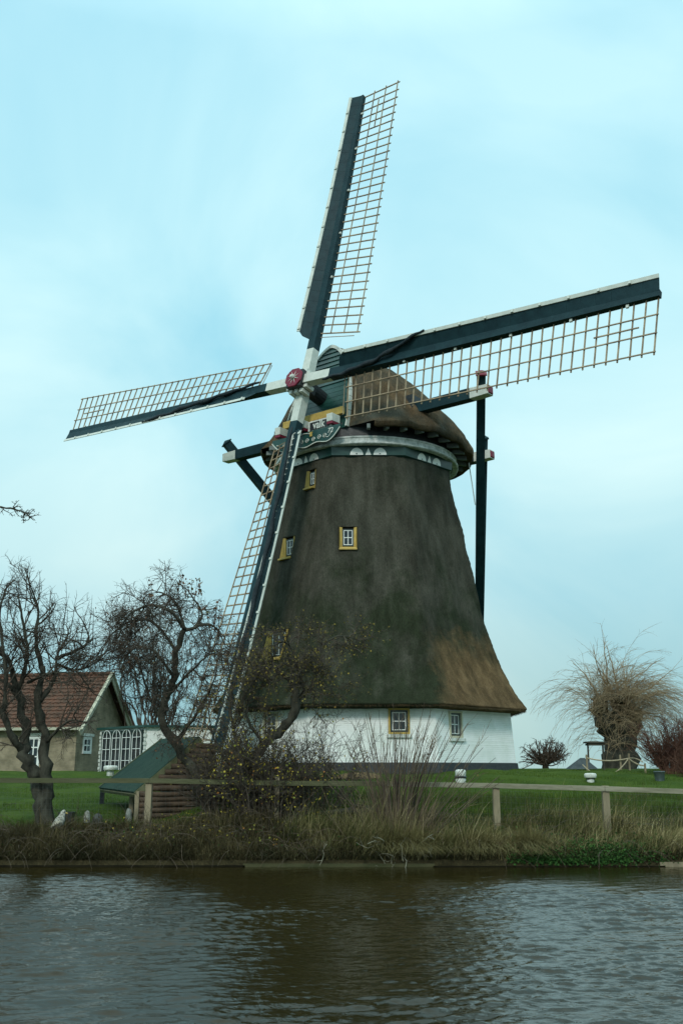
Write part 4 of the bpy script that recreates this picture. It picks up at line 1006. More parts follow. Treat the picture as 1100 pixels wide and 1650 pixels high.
# --- small round pruned tree beside the mill
def t_round(a, b_, lf):
    r = random.Random(3); Y = 40.0; p0 = at(878, 1247, Y); p0.z = gz(p0.x, Y)-.1
    limb(a, [p0, p0+Vector((0, 0, .35))], .16, .12, r, 8)
    for i in range(60):
        d = Vector((r.gauss(0, .95), r.gauss(0, .6), r.uniform(.25, 1))); q, qr = branch(r, p0+Vector((0, 0, .3)), d, r.uniform(.8, 1.2), 7, .20, (0, 0, .25), .028, .012)
        a.tube(q, qr, 5); grow([a, b_], q, qr, 0, [dict(n=7, len=.34, ang=55, wob=.25, trop=(0, 0, .4), seg=4, sides=4, r=.012), dict(n=7, len=.16, ang=50, wob=.2, trop=(0, 0, .3), seg=3, sides=3, r=.007)], r, None, .3)
p = at(878, 1247, 40.0)
plant('pruned_tree', (p.x, 40, gz(p.x, 40)), 'small round pruned bare tree on the lawn between mill and willow', 'tree', t_round, None, (M_stem, M_stem))
add_bush('red_shrub', 'dense reddish brown leafless shrub at the right edge beside the willow', 'shrub', 1080, 1268, 31, bush(41, 1035, 1140, 1140, 1270, 31, 190, 0, rad=.014, dens=7, wob=.10, up=.5), (M_redtwig, M_redtwig), M_leafd)
add_bush('red_shrub', 'lower dark bare shrub spilling right of the rope fence', 'shrub', 1150, 1290, 29, bush(43, 1070, 1200, 1185, 1295, 29, 100, 0, rad=.012, dens=6, wob=.12, up=.4), (M_redtwig, M_redtwig), M_leafd)
# --- fan of stems behind the garden room
def t_fan(a, b_, lf):
    r = random.Random(29); Y = 47.0; p0 = at(243, 1200, Y); p0.z = gz(p0.x, Y)-.1
    for i in range(40):
        bx = r.uniform(205, 285); b0 = at(bx, 1200, Y+r.uniform(-1, 1)); b0.z = gz(b0.x, b0.y)-.1
        m1 = at(bx+r.gauss(0, 4), 1160, Y); tx = 243+(bx-243)*r.uniform(1.3, 2.3)+r.gauss(0, 8); m2 = at(tx, 1100+r.uniform(-15, 25), Y+r.uniform(-.8, .8)); m3 = at(tx+r.gauss(0, 12), r.uniform(1015, 1065), Y+r.uniform(-1, 1))
        p_, r_ = limb(a, [b0, m1, m2, m3], .055, .010, r, 5, 5, wob=.35)
        grow([a, b_], p_, r_, 0, [dict(n=4, len=.65, ang=34, wob=.14, trop=(0, 0, .6), seg=5, sides=3, r=.012), dict(n=3, len=.3, ang=35, wob=.14, trop=(0, 0, .4), seg=3, sides=3, r=.008)], r, None, .35)
p = at(243, 1200, 47.0)
plant('bare_tree', (p.x, 47, gz(p.x, 47)), 'bare tree with many upright stems fanning up behind the white garden room', 'tree', t_fan, None, (M_bark2, M_bark2))
# --- tree whose limb reaches in at the left
def t_over(a, b_, lf):
    r = random.Random(6); Y = 25.0; x0 = at(-190, 1000, Y).x
    p1, r1 = limb(a, [Vector((x0, Y, gz(x0, Y)-.3)), at(-190, 1150, Y), at(-186, 1000, Y), at(-188, 850, Y), at(-185, 720, Y)], .30, .08, r, 10)
    for q in ([at(-186, 860, Y), at(-120, 822, Y), at(-60, 812, Y), at(-5, 816, Y), at(28, 822, Y), at(45, 829, Y), at(55, 838, Y)], [at(-186, 760, Y), at(-140, 740, Y), at(-90, 745, Y), at(-50, 760, Y)], [at(-186, 900, Y), at(-250, 850, Y), at(-310, 850, Y)]):
        p_, r_ = limb(a, q, .055, .012, r, 6, wob=.06)
        grow([a, b_], p_, r_, 0, [dict(n=6.5, len=.34, ang=62, wob=.3, trop=(0, 0, .2), seg=4, sides=4, r=.013, leaf=1.4, lsize=.05),
                                  dict(n=11, len=.15, ang=60, wob=.3, trop=(0, 0, -.2), seg=3, sides=3, r=.008, leaf=1.6, lsize=.042)], r, lf, .3)
plant('overhanging_tree', (at(-190, 1000, 25).x, 25, gz(-11, 25)), 'limb of a tree with small dark leaves reaching in from the left edge', 'tree', t_over, None, (M_bark, M_bark2), mat_attr('small_dark_leaves', [(0, (.03, .04, .03)), (1, (.07, .075, .05))]))

# ================================================================== BUILDINGS ON THE LEFT
def wedge_tiles(mb, A, B, C_, D_, nu, nv, mi=0, seed=1, amp=.035):
    """pantiled slope: A,B eaves line, D_,C_ ridge line (A-D_ and B-C_ are the verges)"""
    A, B, C_, D_ = map(Vector, (A, B, C_, D_)); n_ = (B-A).cross(D_-A).normalized()
    if n_.z < 0: n_ = -n_
    rows = []; r = random.Random(seed); sub = 4
    for j in range(nv):
        for e in (0, 1):
            t = (j+e*.998)/nv; lift = .035*(1-e)
            row = []
            for i in range(nu*sub+1):
                s_ = i/(nu*sub); ph = (i % sub)/sub*2*math.pi
                p = (A.lerp(B, s_)).lerp(D_.lerp(C_, s_), t)+n_*(amp*.5*math.cos(ph)+lift+.02)
                row.append(p+n_*(r.gauss(0, .004)))
            rows.append(row)
    w_ = nu*sub+1; V = [p for r_ in rows for p in r_]
    F = [(j*w_+i, j*w_+i+1, (j+1)*w_+i+1, (j+1)*w_+i) for j in range(len(rows)-1) for i in range(w_-1)]
    mb.add(V, F, mi)
M_tile = mat('red_clay_tiles', (.145, .066, .042), .8, .2, noise=(3.0, (.062, .044, .032), 8, (1,1,1)), bump=(20, .5, (1,1,1)))
M_tile2 = mat('roof_lichen', (.16, .075, .045), .9, .1)
M_cream = mat('cream_bargeboard', (.50, .49, .38), .6, .3, noise=(4, (.36, .36, .27), 5, (1,1,1)))
hg = R(78); gdir = Vector((math.cos(hg), math.sin(hg), 0)); rdir = Vector((-math.sin(hg), math.cos(hg), 0))   # along the gable wall; along the ridge to the left
G0 = at(124, 1180, 43.5); G0.z = gz(G0.x, 43.5)-.1
HWID, HLEN = 4.9, 12.0
zg = G0.z
zE = at(134, 1169, 43.5).z; zR = at(178, 1089, 46.3).z
house = thing('brick_house', tuple(G0), 'old yellow brick house with red tiled roof and cream bargeboards behind the left tree', 'house')
def hp(a, b_, z): v = G0+gdir*a+rdir*b_; v.z = z; return v
hw_ = MB()
# gable end wall pentagon and the long wall, as one closed body
pent = [(0, zg), (HWID, zg), (HWID, zE), (HWID/2, zR-.12), (0, zE)]
vs = [hp(a, 0, z) for a, z in pent]+[hp(a, HLEN, z) for a, z in pent]
hw_.add(vs, [(0, 1, 2, 3, 4), (9, 8, 7, 6, 5), (0, 4, 9, 5), (1, 6, 7, 2), (4, 3, 8, 9), (3, 2, 7, 8), (0, 5, 6, 1)])
hw_.build('wall', M_brick, house)
ro = MB(); ov = .28
ro_e = lambda s_: zE-.02
sl = (zR-zE)/(HWID/2)
wedge_tiles(ro, hp(-.25, HLEN, zE-.25*sl+.05), hp(-.25, -ov, zE-.25*sl+.05), hp(HWID/2, -ov, zR+.02), hp(HWID/2, HLEN, zR+.02), 46, 15, 0, 3)
wedge_tiles(ro, hp(HWID+.25, HLEN, zE-.25*sl+.05), hp(HWID+.25, -ov, zE-.25*sl+.05), hp(HWID/2, -ov, zR+.02), hp(HWID/2, HLEN, zR+.02), 46, 15, 0, 4)
roof = ro.build('roof', M_tile, house)
rt = MB()
for i in range(34): rt.tube([hp(HWID/2, -ov+i*.36, zR+.05), hp(HWID/2, -ov+(i+1)*.36+.03, zR+.04)], [.12, .10], 8)
rt.build('ridge_tiles', M_tile, roof, smooth_=True)
bg_ = MB()
for a0, a1 in ((-.32, HWID/2), (HWID+.32, HWID/2)):
    p0, p1 = hp(a0, -ov-.03, zE-.32*sl+.08), hp(a1, -ov-.03, zR+.08)
    bg_.bar(p0-UP*.10, p1-UP*.10, .05, .26, UP); bg_.bar(p0+UP*.04-rdir*.04, p1+UP*.04-rdir*.04, .14, .05, UP)
bg_.build('bargeboard', M_cream, house)
gt = MB(); gt.bar(hp(-.36, -ov, zE-.14), hp(-.36, HLEN, zE-.14), .12, .12, UP); gt.build('gutter', M_cream, house)
def hwin(a, b_, z0_, z1_, w_, gable, nx, ny, name='window', lintel=True):
    tx = gdir if gable else -rdir; nrm = -rdir if gable else -gdir
    C = hp(a, b_, (z0_+z1_)/2)+nrm*.02
    wn = MB(); sash(wn, C, tx, UP, nrm, w_, z1_-z0_, nx, ny, .05, .07, 1, 1, 2, .08)
    o = wn.build(name, [M_sash, M_sashw, M_glass], house)
    if lintel:
        l_ = MB(); l_.box(C+UP*((z1_-z0_)/2+.08)+nrm*.03, tx*(w_/2+.12), UP*.06, nrm*.05); l_.build('lintel', M_wstone, o)
    return o
b1 = (134-35)/1600*44.5      # window seen between the two trunks
hwin(0, 1.95, zE-1.75, zE-.45, .62, False, 2, 3)
hwin(0, 5.4, zg+.3, zE-.5, .8, False, 2, 3)
hwin(1.0, 0, zg+.85, zE-.45, .8, True, 2, 2)
dr = MB(); dr.box(hp(0, 4.2, zg+.95)-gdir*.04, rdir*.42, UP*.95, gdir*.04); dr.build('door', M_green, house)

# white garden room with tall arched lights
P0 = at(163, 1180, 43.6); P1 = at(238, 1180, 40.6)
zt0 = at(238, 1167, 40.6).z; P0.z = P1.z = gz(-9, 41)-.1; zq = P0.z
ld = (P1-P0); FL = ld.length; ld.normalize(); nd = Vector((ld.y, -ld.x, 0))
if nd.dot(Vector((0, -1, 0))) < 0 and nd.x > 0: nd = -nd
if nd.x > 0: nd = -nd                     # the glazed side looks left
rd2 = Vector((math.cos(R(12)), math.sin(R(12)), 0))   # the brick side runs to the right
room = thing('garden_room', tuple(P1), 'low white garden room with a row of tall arched windows beside the brick house', 'building')
body_ = MB(); W2 = 4.6
c_ = [P0, P1, P1+rd2*W2, P0+rd2*W2]
ht = zt0-zq-.12
body_.hexa([Vector(p) for p in c_]+[Vector(p)+UP*ht for p in c_]); body_.build('wall', M_wbrick, room)
rf2 = MB(); cen = (c_[0]+c_[2])/2
e_ = [Vector(p)+(Vector(p)-cen).normalized()*.22 for p in c_]
rf2.hexa([p+UP*(ht) for p in e_]+[p+UP*(ht+.09) for p in e_]); rf2.build('roof', M_green, room)
gl = MB(); nl = 4; m0 = .28; iw = FL-2*m0
gl.box(P0+ld*(FL/2)+nd*.02+UP*(ht*.49), ld*(iw/2), UP*(ht*.45), nd*.015, 1)
for k in range(nl+1):
    gl.box(P0+ld*(m0+iw*k/nl)+nd*.05+UP*(ht*.49), ld*(.03 if k != 2 else .06), UP*(ht*.455), nd*.03, 0)
gl.box(P0+ld*(FL/2)+nd*.052+UP*(ht*.93), ld*(iw/2), UP*.05, nd*.028, 0)
frm = gl.build('window_front', [M_sash, M_glass], room)
for k in range(nl):
    g2 = MB(); c0_ = P0+ld*(m0+iw*(k+.5)/nl)+nd*.085; hw2 = iw/nl/2-.08; zb_, ztp = ht*.05, ht*.80
    def seg(a, b_, w_=.022): g2.bar(a, b_, w_, .02, nd)
    for s_ in (-1, 0, 1): seg(c0_+ld*hw2*s_+UP*zb_, c0_+ld*hw2*s_+UP*(ztp if s_ else ztp+hw2*.9), .028 if s_ else .02)
    for q in range(0, 4): seg(c0_-ld*hw2+UP*(zb_+(ztp-zb_)*q/3), c0_+ld*hw2+UP*(zb_+(ztp-zb_)*q/3))
    for q in range(10):
        a, b2 = math.pi*q/10, math.pi*(q+1)/10
        seg(c0_+ld*hw2*math.cos(a)+UP*(ztp+hw2*.95*math.sin(a)), c0_+ld*hw2*math.cos(b2)+UP*(ztp+hw2*.95*math.sin(b2)), .028)
    g2.build('arched_light', M_sashw, frm)
qn = MB()
for k in range(int(ht/.16)):
    s_ = .16 if k % 2 else .10
    qn.box(P1-ld*.11+nd*.035+UP*(.08+k*.16), ld*s_*.6, UP*.06, nd*.03); qn.box(P0+ld*.11+nd*.035+UP*(.08+k*.16), ld*s_*.6, UP*.06, nd*.03)
qn.build('quoins', M_wstone, room)
wl = MB(); wa = P1+rd2*W2+Vector((.05, .3, 0)); wb2 = Vector((AX-4.9, 38.5, wa.z))
wl.bar(wa+UP*.55, wb2+UP*.55, .22, 1.5, UP)
wo = wl.build('garden_wall', M_wbrick, None, tuple(wa)); wo['label'] = 'low whitewashed wall running from the garden room towards the mill'; wo['category'] = 'wall'

# ------------------------------------------------------------------ goose shelter
Al = at(222, 1273, 24.3); Bl = at(166, 1266, 27.2); Ch = at(262, 1192, 28.4); Dh = at(322, 1188, 25.4)
gsz = gz(Al.x, Al.y)
shel = thing('goose_shelter', (Al.x, Al.y, gsz), 'lean-to animal shelter with dark green sloping roof and stacked log side wall', 'shelter')
n_ = (Bl-Al).cross(Dh-Al).normalized(); n_ = n_ if n_.z > 0 else -n_
M_felt = mat('green_roof_felt', (.012, .036, .025), .85, .2, noise=(3, (.024, .054, .036), 7, (1,1,1)), bump=(30, .4, (1,1,1)))
ow = (Al-Dh)*.05
q = [Al+ow, Bl+ow, Ch, Dh]; rr_ = MB(); rr_.hexa([p-n_*.02 for p in q]+[p+n_*.03 for p in q]); rr_.build('roof', M_felt, shel)
vb = MB()
M_verge = mat('mossy_verge_board', (.16, .16, .09), .8, .2, noise=(6, (.09, .10, .05), 6, (1,1,1)))
vb.bar(Al+ow-n_*.05, Dh-n_*.05, .05, .13, n_); vb.bar(Bl+ow-n_*.0, Ch-n_*.0, .06, .10, n_); vb.bar(Al+ow-n_*.07, Bl+ow-n_*.07, .05, .08, n_)
vb.build('verge_board', M_verge, shel)
for P_ in (Al, Bl, Al.lerp(Bl, .25)+Vector((-.0, .5, 0))):
    g = MB(); b0 = Vector((P_.x, P_.y, gz(P_.x, P_.y)-.2)); g.bar(b0, P_-UP*.03, .10, .10, Vector((0, 1, 0))); g.build('post', M_wood if P_ is not Bl else M_black, shel)
lg = MB(); rl = random.Random(2)
zbase = gz(Al.x+.6, Al.y)-.1; k = 0
while True:
    z = zbase+.07+k*.125
    if z > Dh.z-.1: break
    # start of this log under the sloping roof line
    t = max(.0, (z+.08-Al.z)/(Dh.z-Al.z)) if z+.08 > Al.z else 0
    a = Al.lerp(Dh, t); a = Vector((a.x+.06, a.y-.02, z)); b_ = Vector((Dh.x+.4, Dh.y+.02, z))
    lg.tube([a, a.lerp(b_, .33)+rvec(rl, .008), a.lerp(b_, .66)+rvec(rl, .008), b_], [.066, .07, .064, .066], 8); k += 1
lg.build('log_wall', mat('brown_logs', (.125, .085, .058), .9, .1, noise=(4, (.055, .042, .032), 7, (.3,1,1)), bump=(18, .8, (.2,1,1))), shel, smooth_=True)
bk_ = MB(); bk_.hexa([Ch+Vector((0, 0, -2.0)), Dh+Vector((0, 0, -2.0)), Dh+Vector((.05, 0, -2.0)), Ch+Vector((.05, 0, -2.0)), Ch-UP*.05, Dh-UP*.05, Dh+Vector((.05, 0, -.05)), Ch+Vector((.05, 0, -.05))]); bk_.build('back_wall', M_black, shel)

# ------------------------------------------------------------------ fence along the bank
M_rail_shaded = mat('olive_shaded_rail', (.10, .10, .055), .85, .2, noise=(5, (.06, .065, .03), 8, (.2,1,1)), bump=(30, .5, (.15,1,1)))  # darker olive copy of the rail, shade of the left trees put into its colour
fn = thing('rail_fence', tuple(at(550, 1300, 22.6)), 'weathered wooden post and rail fence with wire mesh along the bank', 'fence')
FP = [(-150, 1256, 23.6), (241, 1256, 23.2), (447, 1252, 22.9), (622, 1262, 22.7), (798, 1262, 22.5), (974, 1266, 22.2), (1150, 1270, 22.0)]
posts = []
for i, (px, py, Y) in enumerate(FP):
    t = at(px, py, Y); posts.append(t); b0 = Vector((t.x+RNG.normal(0, .015), t.y, gz(t.x, t.y)-.35)); w_ = .145 if i != 2 else .10
    g = MB(); g.bar(b0, t, w_, w_, Vector((0, 1, 0)), 0, w_*.97, w_*.97); g.build('post', M_wood, fn, bevel=.008)
RL = [(-150, 1257), (241, 1258), (447, 1262), (622, 1263), (798, 1266), (974, 1271), (1150, 1277)]
for i in range(len(RL)-1):
    a, b_ = at(*RL[i], FP[i][2]-.09), at(*RL[i+1], FP[i+1][2]-.09); g = MB(); g.bar(a, b_-(b_-a).normalized()*.006, .035, .105, UP); g.build('rail', M_rail if i > 2 else M_rail_shaded, fn, bevel=.004)
wm = MB()
for i in range(len(FP)-1):
    a, b_ = posts[i], posts[i+1]; n0 = int((b_-a).length/.10)
    for z in (.16, .28, .40, .52, .64, .76):
        wm.tube([a+Vector((0, -.06, -z)), a.lerp(b_, .5)+Vector((0, -.055, -z-.01)), b_+Vector((0, -.06, -z))], .0016, 3, cap=False)
    for k in range(n0):
        p = a.lerp(b_, k/n0); wm.tube([p+Vector((0, -.062, -.14)), p+Vector((.003, -.062, -.80))], .0014, 3, cap=False)
wm.build('wire_mesh', M_wire, fn)

M_plank = mat('mossy_plank', (.085, .080, .040), .85, .2, noise=(4, (.045, .05, .022), 7, (.3,1,1)))
# planks that hold the bank at the waterline
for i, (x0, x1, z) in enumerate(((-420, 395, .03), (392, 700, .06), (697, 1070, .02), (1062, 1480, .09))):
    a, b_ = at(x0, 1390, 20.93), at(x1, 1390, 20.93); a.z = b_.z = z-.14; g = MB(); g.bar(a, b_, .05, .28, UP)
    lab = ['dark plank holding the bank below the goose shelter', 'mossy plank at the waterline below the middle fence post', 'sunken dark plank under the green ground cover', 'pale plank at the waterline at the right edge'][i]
    o = g.build('bank_plank', M_wood if i == 3 else M_plank if i == 1 else M_shadowplank, None, tuple(a)); o['label'] = lab; o['category'] = 'plank'; o['group'] = 'planks holding the bank'

# ------------------------------------------------------------------ white winding posts and small things
def on_ground(px, py, y0=21.5, y1=60):
    Y = y0
    while Y < y1:
        p = at(px, py, Y)
        if p.z <= gz(p.x, Y): return p
        Y += .05
    return at(px, py, y1)
def winding_post(px, py, Y, w_, h_, label, cap_w=1.0, strap=True):
    p = on_ground(px, py); k_ = p.y/28.0; w_ *= k_; h_ *= k_; z = gz(p.x, p.y)-.02
    T = thing('winding_post', (p.x, p.y, z), label, 'post', 'white winding posts round the mill')
    g = MB(); n = 12; prof = [(w_*.48, z-.1), (w_*.50, z+h_*.35), (w_*.44, z+h_*.48)]; g.lathe(p.x, p.y, prof, n, close=True)
    g.build('shaft', M_wstone, T, smooth_=True)
    g = MB(); cw = w_*.5*cap_w; prof = [(cw*.85, z+h_*.50), (cw*1.02, z+h_*.58), (cw*1.05, z+h_*.86), (cw*.9, z+h_*.97), (cw*.4, z+h_)]; g.lathe(p.x, p.y, prof, n, close=True)
    g.build('head', M_wstone, T, smooth_=True)
    if strap:
        g = MB(); pts = [Vector((p.x+w_*.5*math.cos(a), p.y+w_*.5*math.sin(a), z+h_*.49+.008*math.sin(a*3))) for a in np.linspace(0, 2*math.pi, 17)]; g.tube(pts, .028, 6); g.build('chain', M_black, T)
    return T
winding_post(742, 1263, 27.5, .28, .40, 'squat white winding post with black chain on the lawn before the base wall')
winding_post(951, 1261, 28.0, .20, .27, 'small white winding post with a wide head on the lawn before the willow', 1.6)
winding_post(178, 1249, 33.0, .20, .27, 'white wide-topped winding post on the lawn before the arched windows', 1.9, False)
winding_post(92, 1242, 36.0, .19, .36, 'black and white banded winding post near the house wall behind the left tree', 1.2)

# bird on the bank (body, folded wing, head and bill in one continuous skin)
bp_ = at(92, 1352, 22.4); bz = gz(bp_.x, bp_.y)
bird = thing('bird', (bp_.x, bp_.y, bz), 'white and brown mottled bird sitting on the bank under the left tree', 'bird')
g = MB(); cs = [(-.15, .02, .012), (-.11, .05, .045), (-.06, .10, .085), (-.01, .15, .108), (.03, .21, .110), (.065, .28, .092), (.08, .33, .068), (.09, .37, .060), (.105, .41, .056), (.115, .445, .035), (.118, .458, .008)]
b0 = Vector((bp_.x, bp_.y, bz+.02)); o0 = 0
rings = []
for i, (x, z, r_) in enumerate(cs):
    pr, nx_ = cs[max(i-1, 0)], cs[min(i+1, len(cs)-1)]; d = Vector((nx_[0]-pr[0], 0, nx_[1]-pr[1])).normalized(); s1 = Vector((0, 1, 0)); u1 = d.cross(s1)
    for k in range(14):
        a = 2*math.pi*k/14; g.v.append(tuple(b0+Vector((x, 0, z))+s1*(r_*.85*math.cos(a))+u1*(r_*math.sin(a))))
for i in range(len(cs)-1):
    for k in range(14): g.f.append((i*14+k, i*14+(k+1) % 14, (i+1)*14+(k+1) % 14, (i+1)*14+k)); g.m.append(0)
g.f.append(tuple(range(14))); g.m.append(0); g.f.append(tuple((len(cs)-1)*14+k for k in range(14))); g.m.append(0)
M_bird = mat('mottled_plumage', (.55, .55, .48), .8, .2, noise=(22, (.05, .038, .025), 5, (1,1,1.4)))
bo_ = g.build('body', M_bird, bird, smooth_=True)
g = MB(); g.tube([b0+Vector((.155, -.005, .395)), b0+Vector((.185, -.005, .388)), b0+Vector((.205, -.005, .378))], [.016, .012, .003], 6); g.build('bill', M_yellow, bird)
for s_ in (-1, 1):
    g = MB(); g.tube([b0+Vector((.07, s_*.075, .22)), b0+Vector((0, s_*.092, .18)), b0+Vector((-.09, s_*.075, .12)), b0+Vector((-.18, s_*.03, .06))], [.03, .045, .035, .006], 8); g.build('wing', mat('wing_plumage', (.30, .26, .18), .8, .2, noise=(16, (.60, .58, .50), 4, (1,1,1))), bird, smooth_=True)
    g = MB(); g.tube([b0+Vector((.135, s_*.041, .405)), b0+Vector((.137, s_*.045, .405))], [.009, .006], 8); g.build('eye', M_black, bird)
    g = MB(); g.tube([b0+Vector((.02, s_*.04, .09)), b0+Vector((.025, s_*.04, -.03))], .009, 5); g.build('foot', M_yellow, bird)
# stones and tubs by the shelter
def stone(px, py, Y, w_, h_, label, material, name='standing_stone', cat='stone', group='pale stones by the goose shelter'):
    p = at(px, py, Y); z = gz(p.x, p.y)-.05; r = random.Random(px); g = MB()
    prof = [(w_*.46, z), (w_*.52, z+h_*.25), (w_*.48, z+h_*.6), (w_*.36, z+h_*.88), (w_*.15, z+h_), (.004, z+h_*1.01)]
    g.lathe(p.x, p.y, prof, 14); g.v = [(a+r.gauss(0, .008), b_+r.gauss(0, .008), c_+r.gauss(0, .006)) for a, b_, c_ in g.v]
    o = g.build(name, material, None, (p.x, p.y, z), smooth_=True); o['label'] = label; o['category'] = cat
    if group: o['group'] = group
M_stone = mat('pale_stone', (.36, .37, .33), .85, .2, noise=(12, (.16, .17, .15), 7, (1,1,1)), bump=(18, .8, (1,1,1)))
M_dstone = mat('dark_stone', (.10, .105, .10), .85, .2, noise=(12, (.04, .045, .04), 7, (1,1,1)), bump=(18, .8, (1,1,1)))
stone(140, 1328, 23.9, .15, .34, 'pale round-topped stone standing between the left tree and the shelter', M_stone)
stone(207, 1325, 24.4, .16, .34, 'pale round-topped stone standing inside the open goose shelter', M_stone)
stone(157, 1332, 23.7, .24, .30, 'dark grey mottled stone beside the shelter post', M_dstone)
tb = at(107, 1330, 24.0); tz = gz(tb.x, tb.y)-.03; T = thing('plant_tub', (tb.x, tb.y, tz), 'black square tub on the grass just right of the double trunk', 'tub')
g = MB(); s0, s1_ = .13, .155; h_ = .28
for (dx, dy, ex, ey) in ((0, -1, 1, 0), (0, 1, 1, 0), (-1, 0, 0, 1), (1, 0, 0, 1)):
    D1 = Vector((dx, dy, 0)); E1 = Vector((ex, ey, 0)); c0_ = Vector((tb.x, tb.y, tz))
    kk = s0 if ex else s0-.02; k1 = s1_ if ex else s1_-.02
    g.hexa([c0_+D1*(s0-.02)-E1*kk, c0_+D1*(s0-.02)+E1*kk, c0_+D1*s0+E1*kk, c0_+D1*s0-E1*kk, c0_+D1*(s1_-.02)-E1*k1+UP*h_, c0_+D1*(s1_-.02)+E1*k1+UP*h_, c0_+D1*s1_+E1*k1+UP*h_, c0_+D1*s1_-E1*k1+UP*h_])
g.build('tub_wall', M_black, T); g = MB(); g.box(c0_+UP*(h_-.05), Vector((.125, 0, 0)), Vector((0, .125, 0)), UP*.015); g.build('soil', mat('soil', (.03, .022, .014), .95, .1), T)

# fallen log on the bank
fl = at(568, 1300, 23.3); r = random.Random(9); T = thing('fallen_log', (fl.x, fl.y, gz(fl.x, fl.y)), 'dark rotten log with a broken stump lying in the dead grass', 'log')
a_, b2 = MB(), MB(); z = gz(fl.x, fl.y)+.16
a_.tube([Vector((fl.x-.75, fl.y, z-.05)), Vector((fl.x-.2, fl.y-.03, z)), Vector((fl.x+.35, fl.y, z+.02)), Vector((fl.x+.62, fl.y-.05, z-.06))], [.035, .06, .11, .07], 9)
a_.build('log', M_bark, T, smooth_=True)
for i in range(7): q, qr = branch(r, (fl.x+.15, fl.y-.05, z+.03), (r.gauss(0, .6), -.2, .8), .28, 4, .3, (0, 0, 0), .03, .01); b2.tube(q, qr, 5)
b2.build('snags', M_bark, T)

# ------------------------------------------------------------------ things by the willow
M_dwood = mat('dark_weathered_wood', (.07, .065, .05), .85, .2, noise=(5, (.04, .038, .03), 6, (1,1,1)))
wd0 = at(942, 1240, 35.0); wz = gz(wd0.x, wd0.y); T = thing('well_house', (wd0.x, wd0.y, wz), 'low dark hipped roof with a small table top above it left of the willow', 'shelter')
M_slate = mat('grey_slate', (.06, .075, .08), .7, .3, noise=(5, (.03, .04, .045), 5, (1,1,1)), bump=(12, .6, (1,1,3)))
g = MB(); c = Vector((wd0.x-.12, wd0.y, wz)); s_ = .46
g.add([c+Vector((-s_, -s_, .05)), c+Vector((s_, -s_, .05)), c+Vector((s_, s_, .05)), c+Vector((-s_, s_, .05)), c+Vector((-.03, 0, .42)), c+Vector((.12, 0, .42))], [(0, 1, 5, 4), (1, 2, 5), (2, 3, 4, 5), (3, 0, 4), (3, 2, 1, 0)]); g.build('hipped_roof', M_slate, T)
g = MB(); g.box(c+Vector((0, 0, -.05)), (.38, 0, 0), (0, .38, 0), (0, 0, .09)); g.build('base', M_black, T)
for dx in (.38, .90):
    g = MB(); g.bar(c+Vector((dx, .5, 0)), c+Vector((dx, .5, .93)), .05, .05, Vector((0, 1, 0))); g.build('post', M_dwood, T)
g = MB(); g.box(c+Vector((.64, .5, .95)), (.36, 0, 0), (0, .25, 0), (0, 0, .025)); g.box(c+Vector((.64, .5, .88)), (.30, 0, 0), (0, .2, 0), (0, 0, .035)); g.build('table_top', M_dwood, T)
# rope swags between light stakes
rp0 = thing('rope_fence', tuple(at(1000, 1255, 31.0)), 'pale rope slung between short stakes before the willow trunk', 'rope fence')
pts_ = [(945, 1212, 32.5), (975, 1226, 32), (1012, 1222, 31.6), (1038, 1232, 31.2)]
g = MB(); M_rope = mat('bleached_rope', (.42, .36, .25), .85, .2, noise=(20, (.28, .24, .16), 3, (1,1,1)))
A_ = at(944, 1221, 32.3); B_ = at(1012, 1222, 31.6); Cc = at(1038, 1234, 31.0)
def sag(a, b_, s_, n=10): return [a.lerp(b_, i/n)-UP*(s_*4*(i/n)*(1-i/n)) for i in range(n+1)]
g.tube(sag(A_, B_, .08), .022, 5); g.tube(sag(B_, Cc, .05), .022, 5); g.tube(sag(at(938, 1232, 32), at(965, 1246, 31.5), .08), .018, 5); g.tube(sag(B_, at(982, 1248, 31.2), .08), .02, 5); g.tube(sag(B_, at(1035, 1228, 31.0), -.05), .016, 5)
g.build('rope', M_rope, rp0)
for px, py, Y in ((944, 1216, 32.3), (1012, 1214, 31.6), (1038, 1230, 31.0), (998, 1216, 31.8)):
    t = at(px, py, Y); g = MB(); g.bar(Vector((t.x, t.y, gz(t.x, t.y)-.2)), t, .05, .05, Vector((0, 1, 0))); g.build('stake', M_wood, rp0)
# galvanised bucket
bk0 = at(1063, 1268, 28.0); z = gz(bk0.x, 28)-.02; T = thing('bucket', (bk0.x, 28, z), 'grey metal bucket on the lawn below the red shrubs', 'bucket')
M_zinc = mat('galvanised_metal', (.16, .20, .21), .45, .5, metallic=.6, noise=(8, (.10, .13, .14), 4, (1,1,1)))
g = MB(); g.lathe(bk0.x, 28, [(.12, z), (.15, z+.24), (.165, z+.25), (.15, z+.262), (.14, z+.25), (.11, z+.03), (.003, z+.03)], 20); g.build('pail', M_zinc, T, smooth_=True)
g = MB(); g.tube([Vector((bk0.x-.15*math.cos(a), 28-.12*math.sin(a), z+.25-.02*math.sin(a))) for a in np.linspace(0, math.pi, 9)], .006, 5); g.build('handle', M_zinc, T)
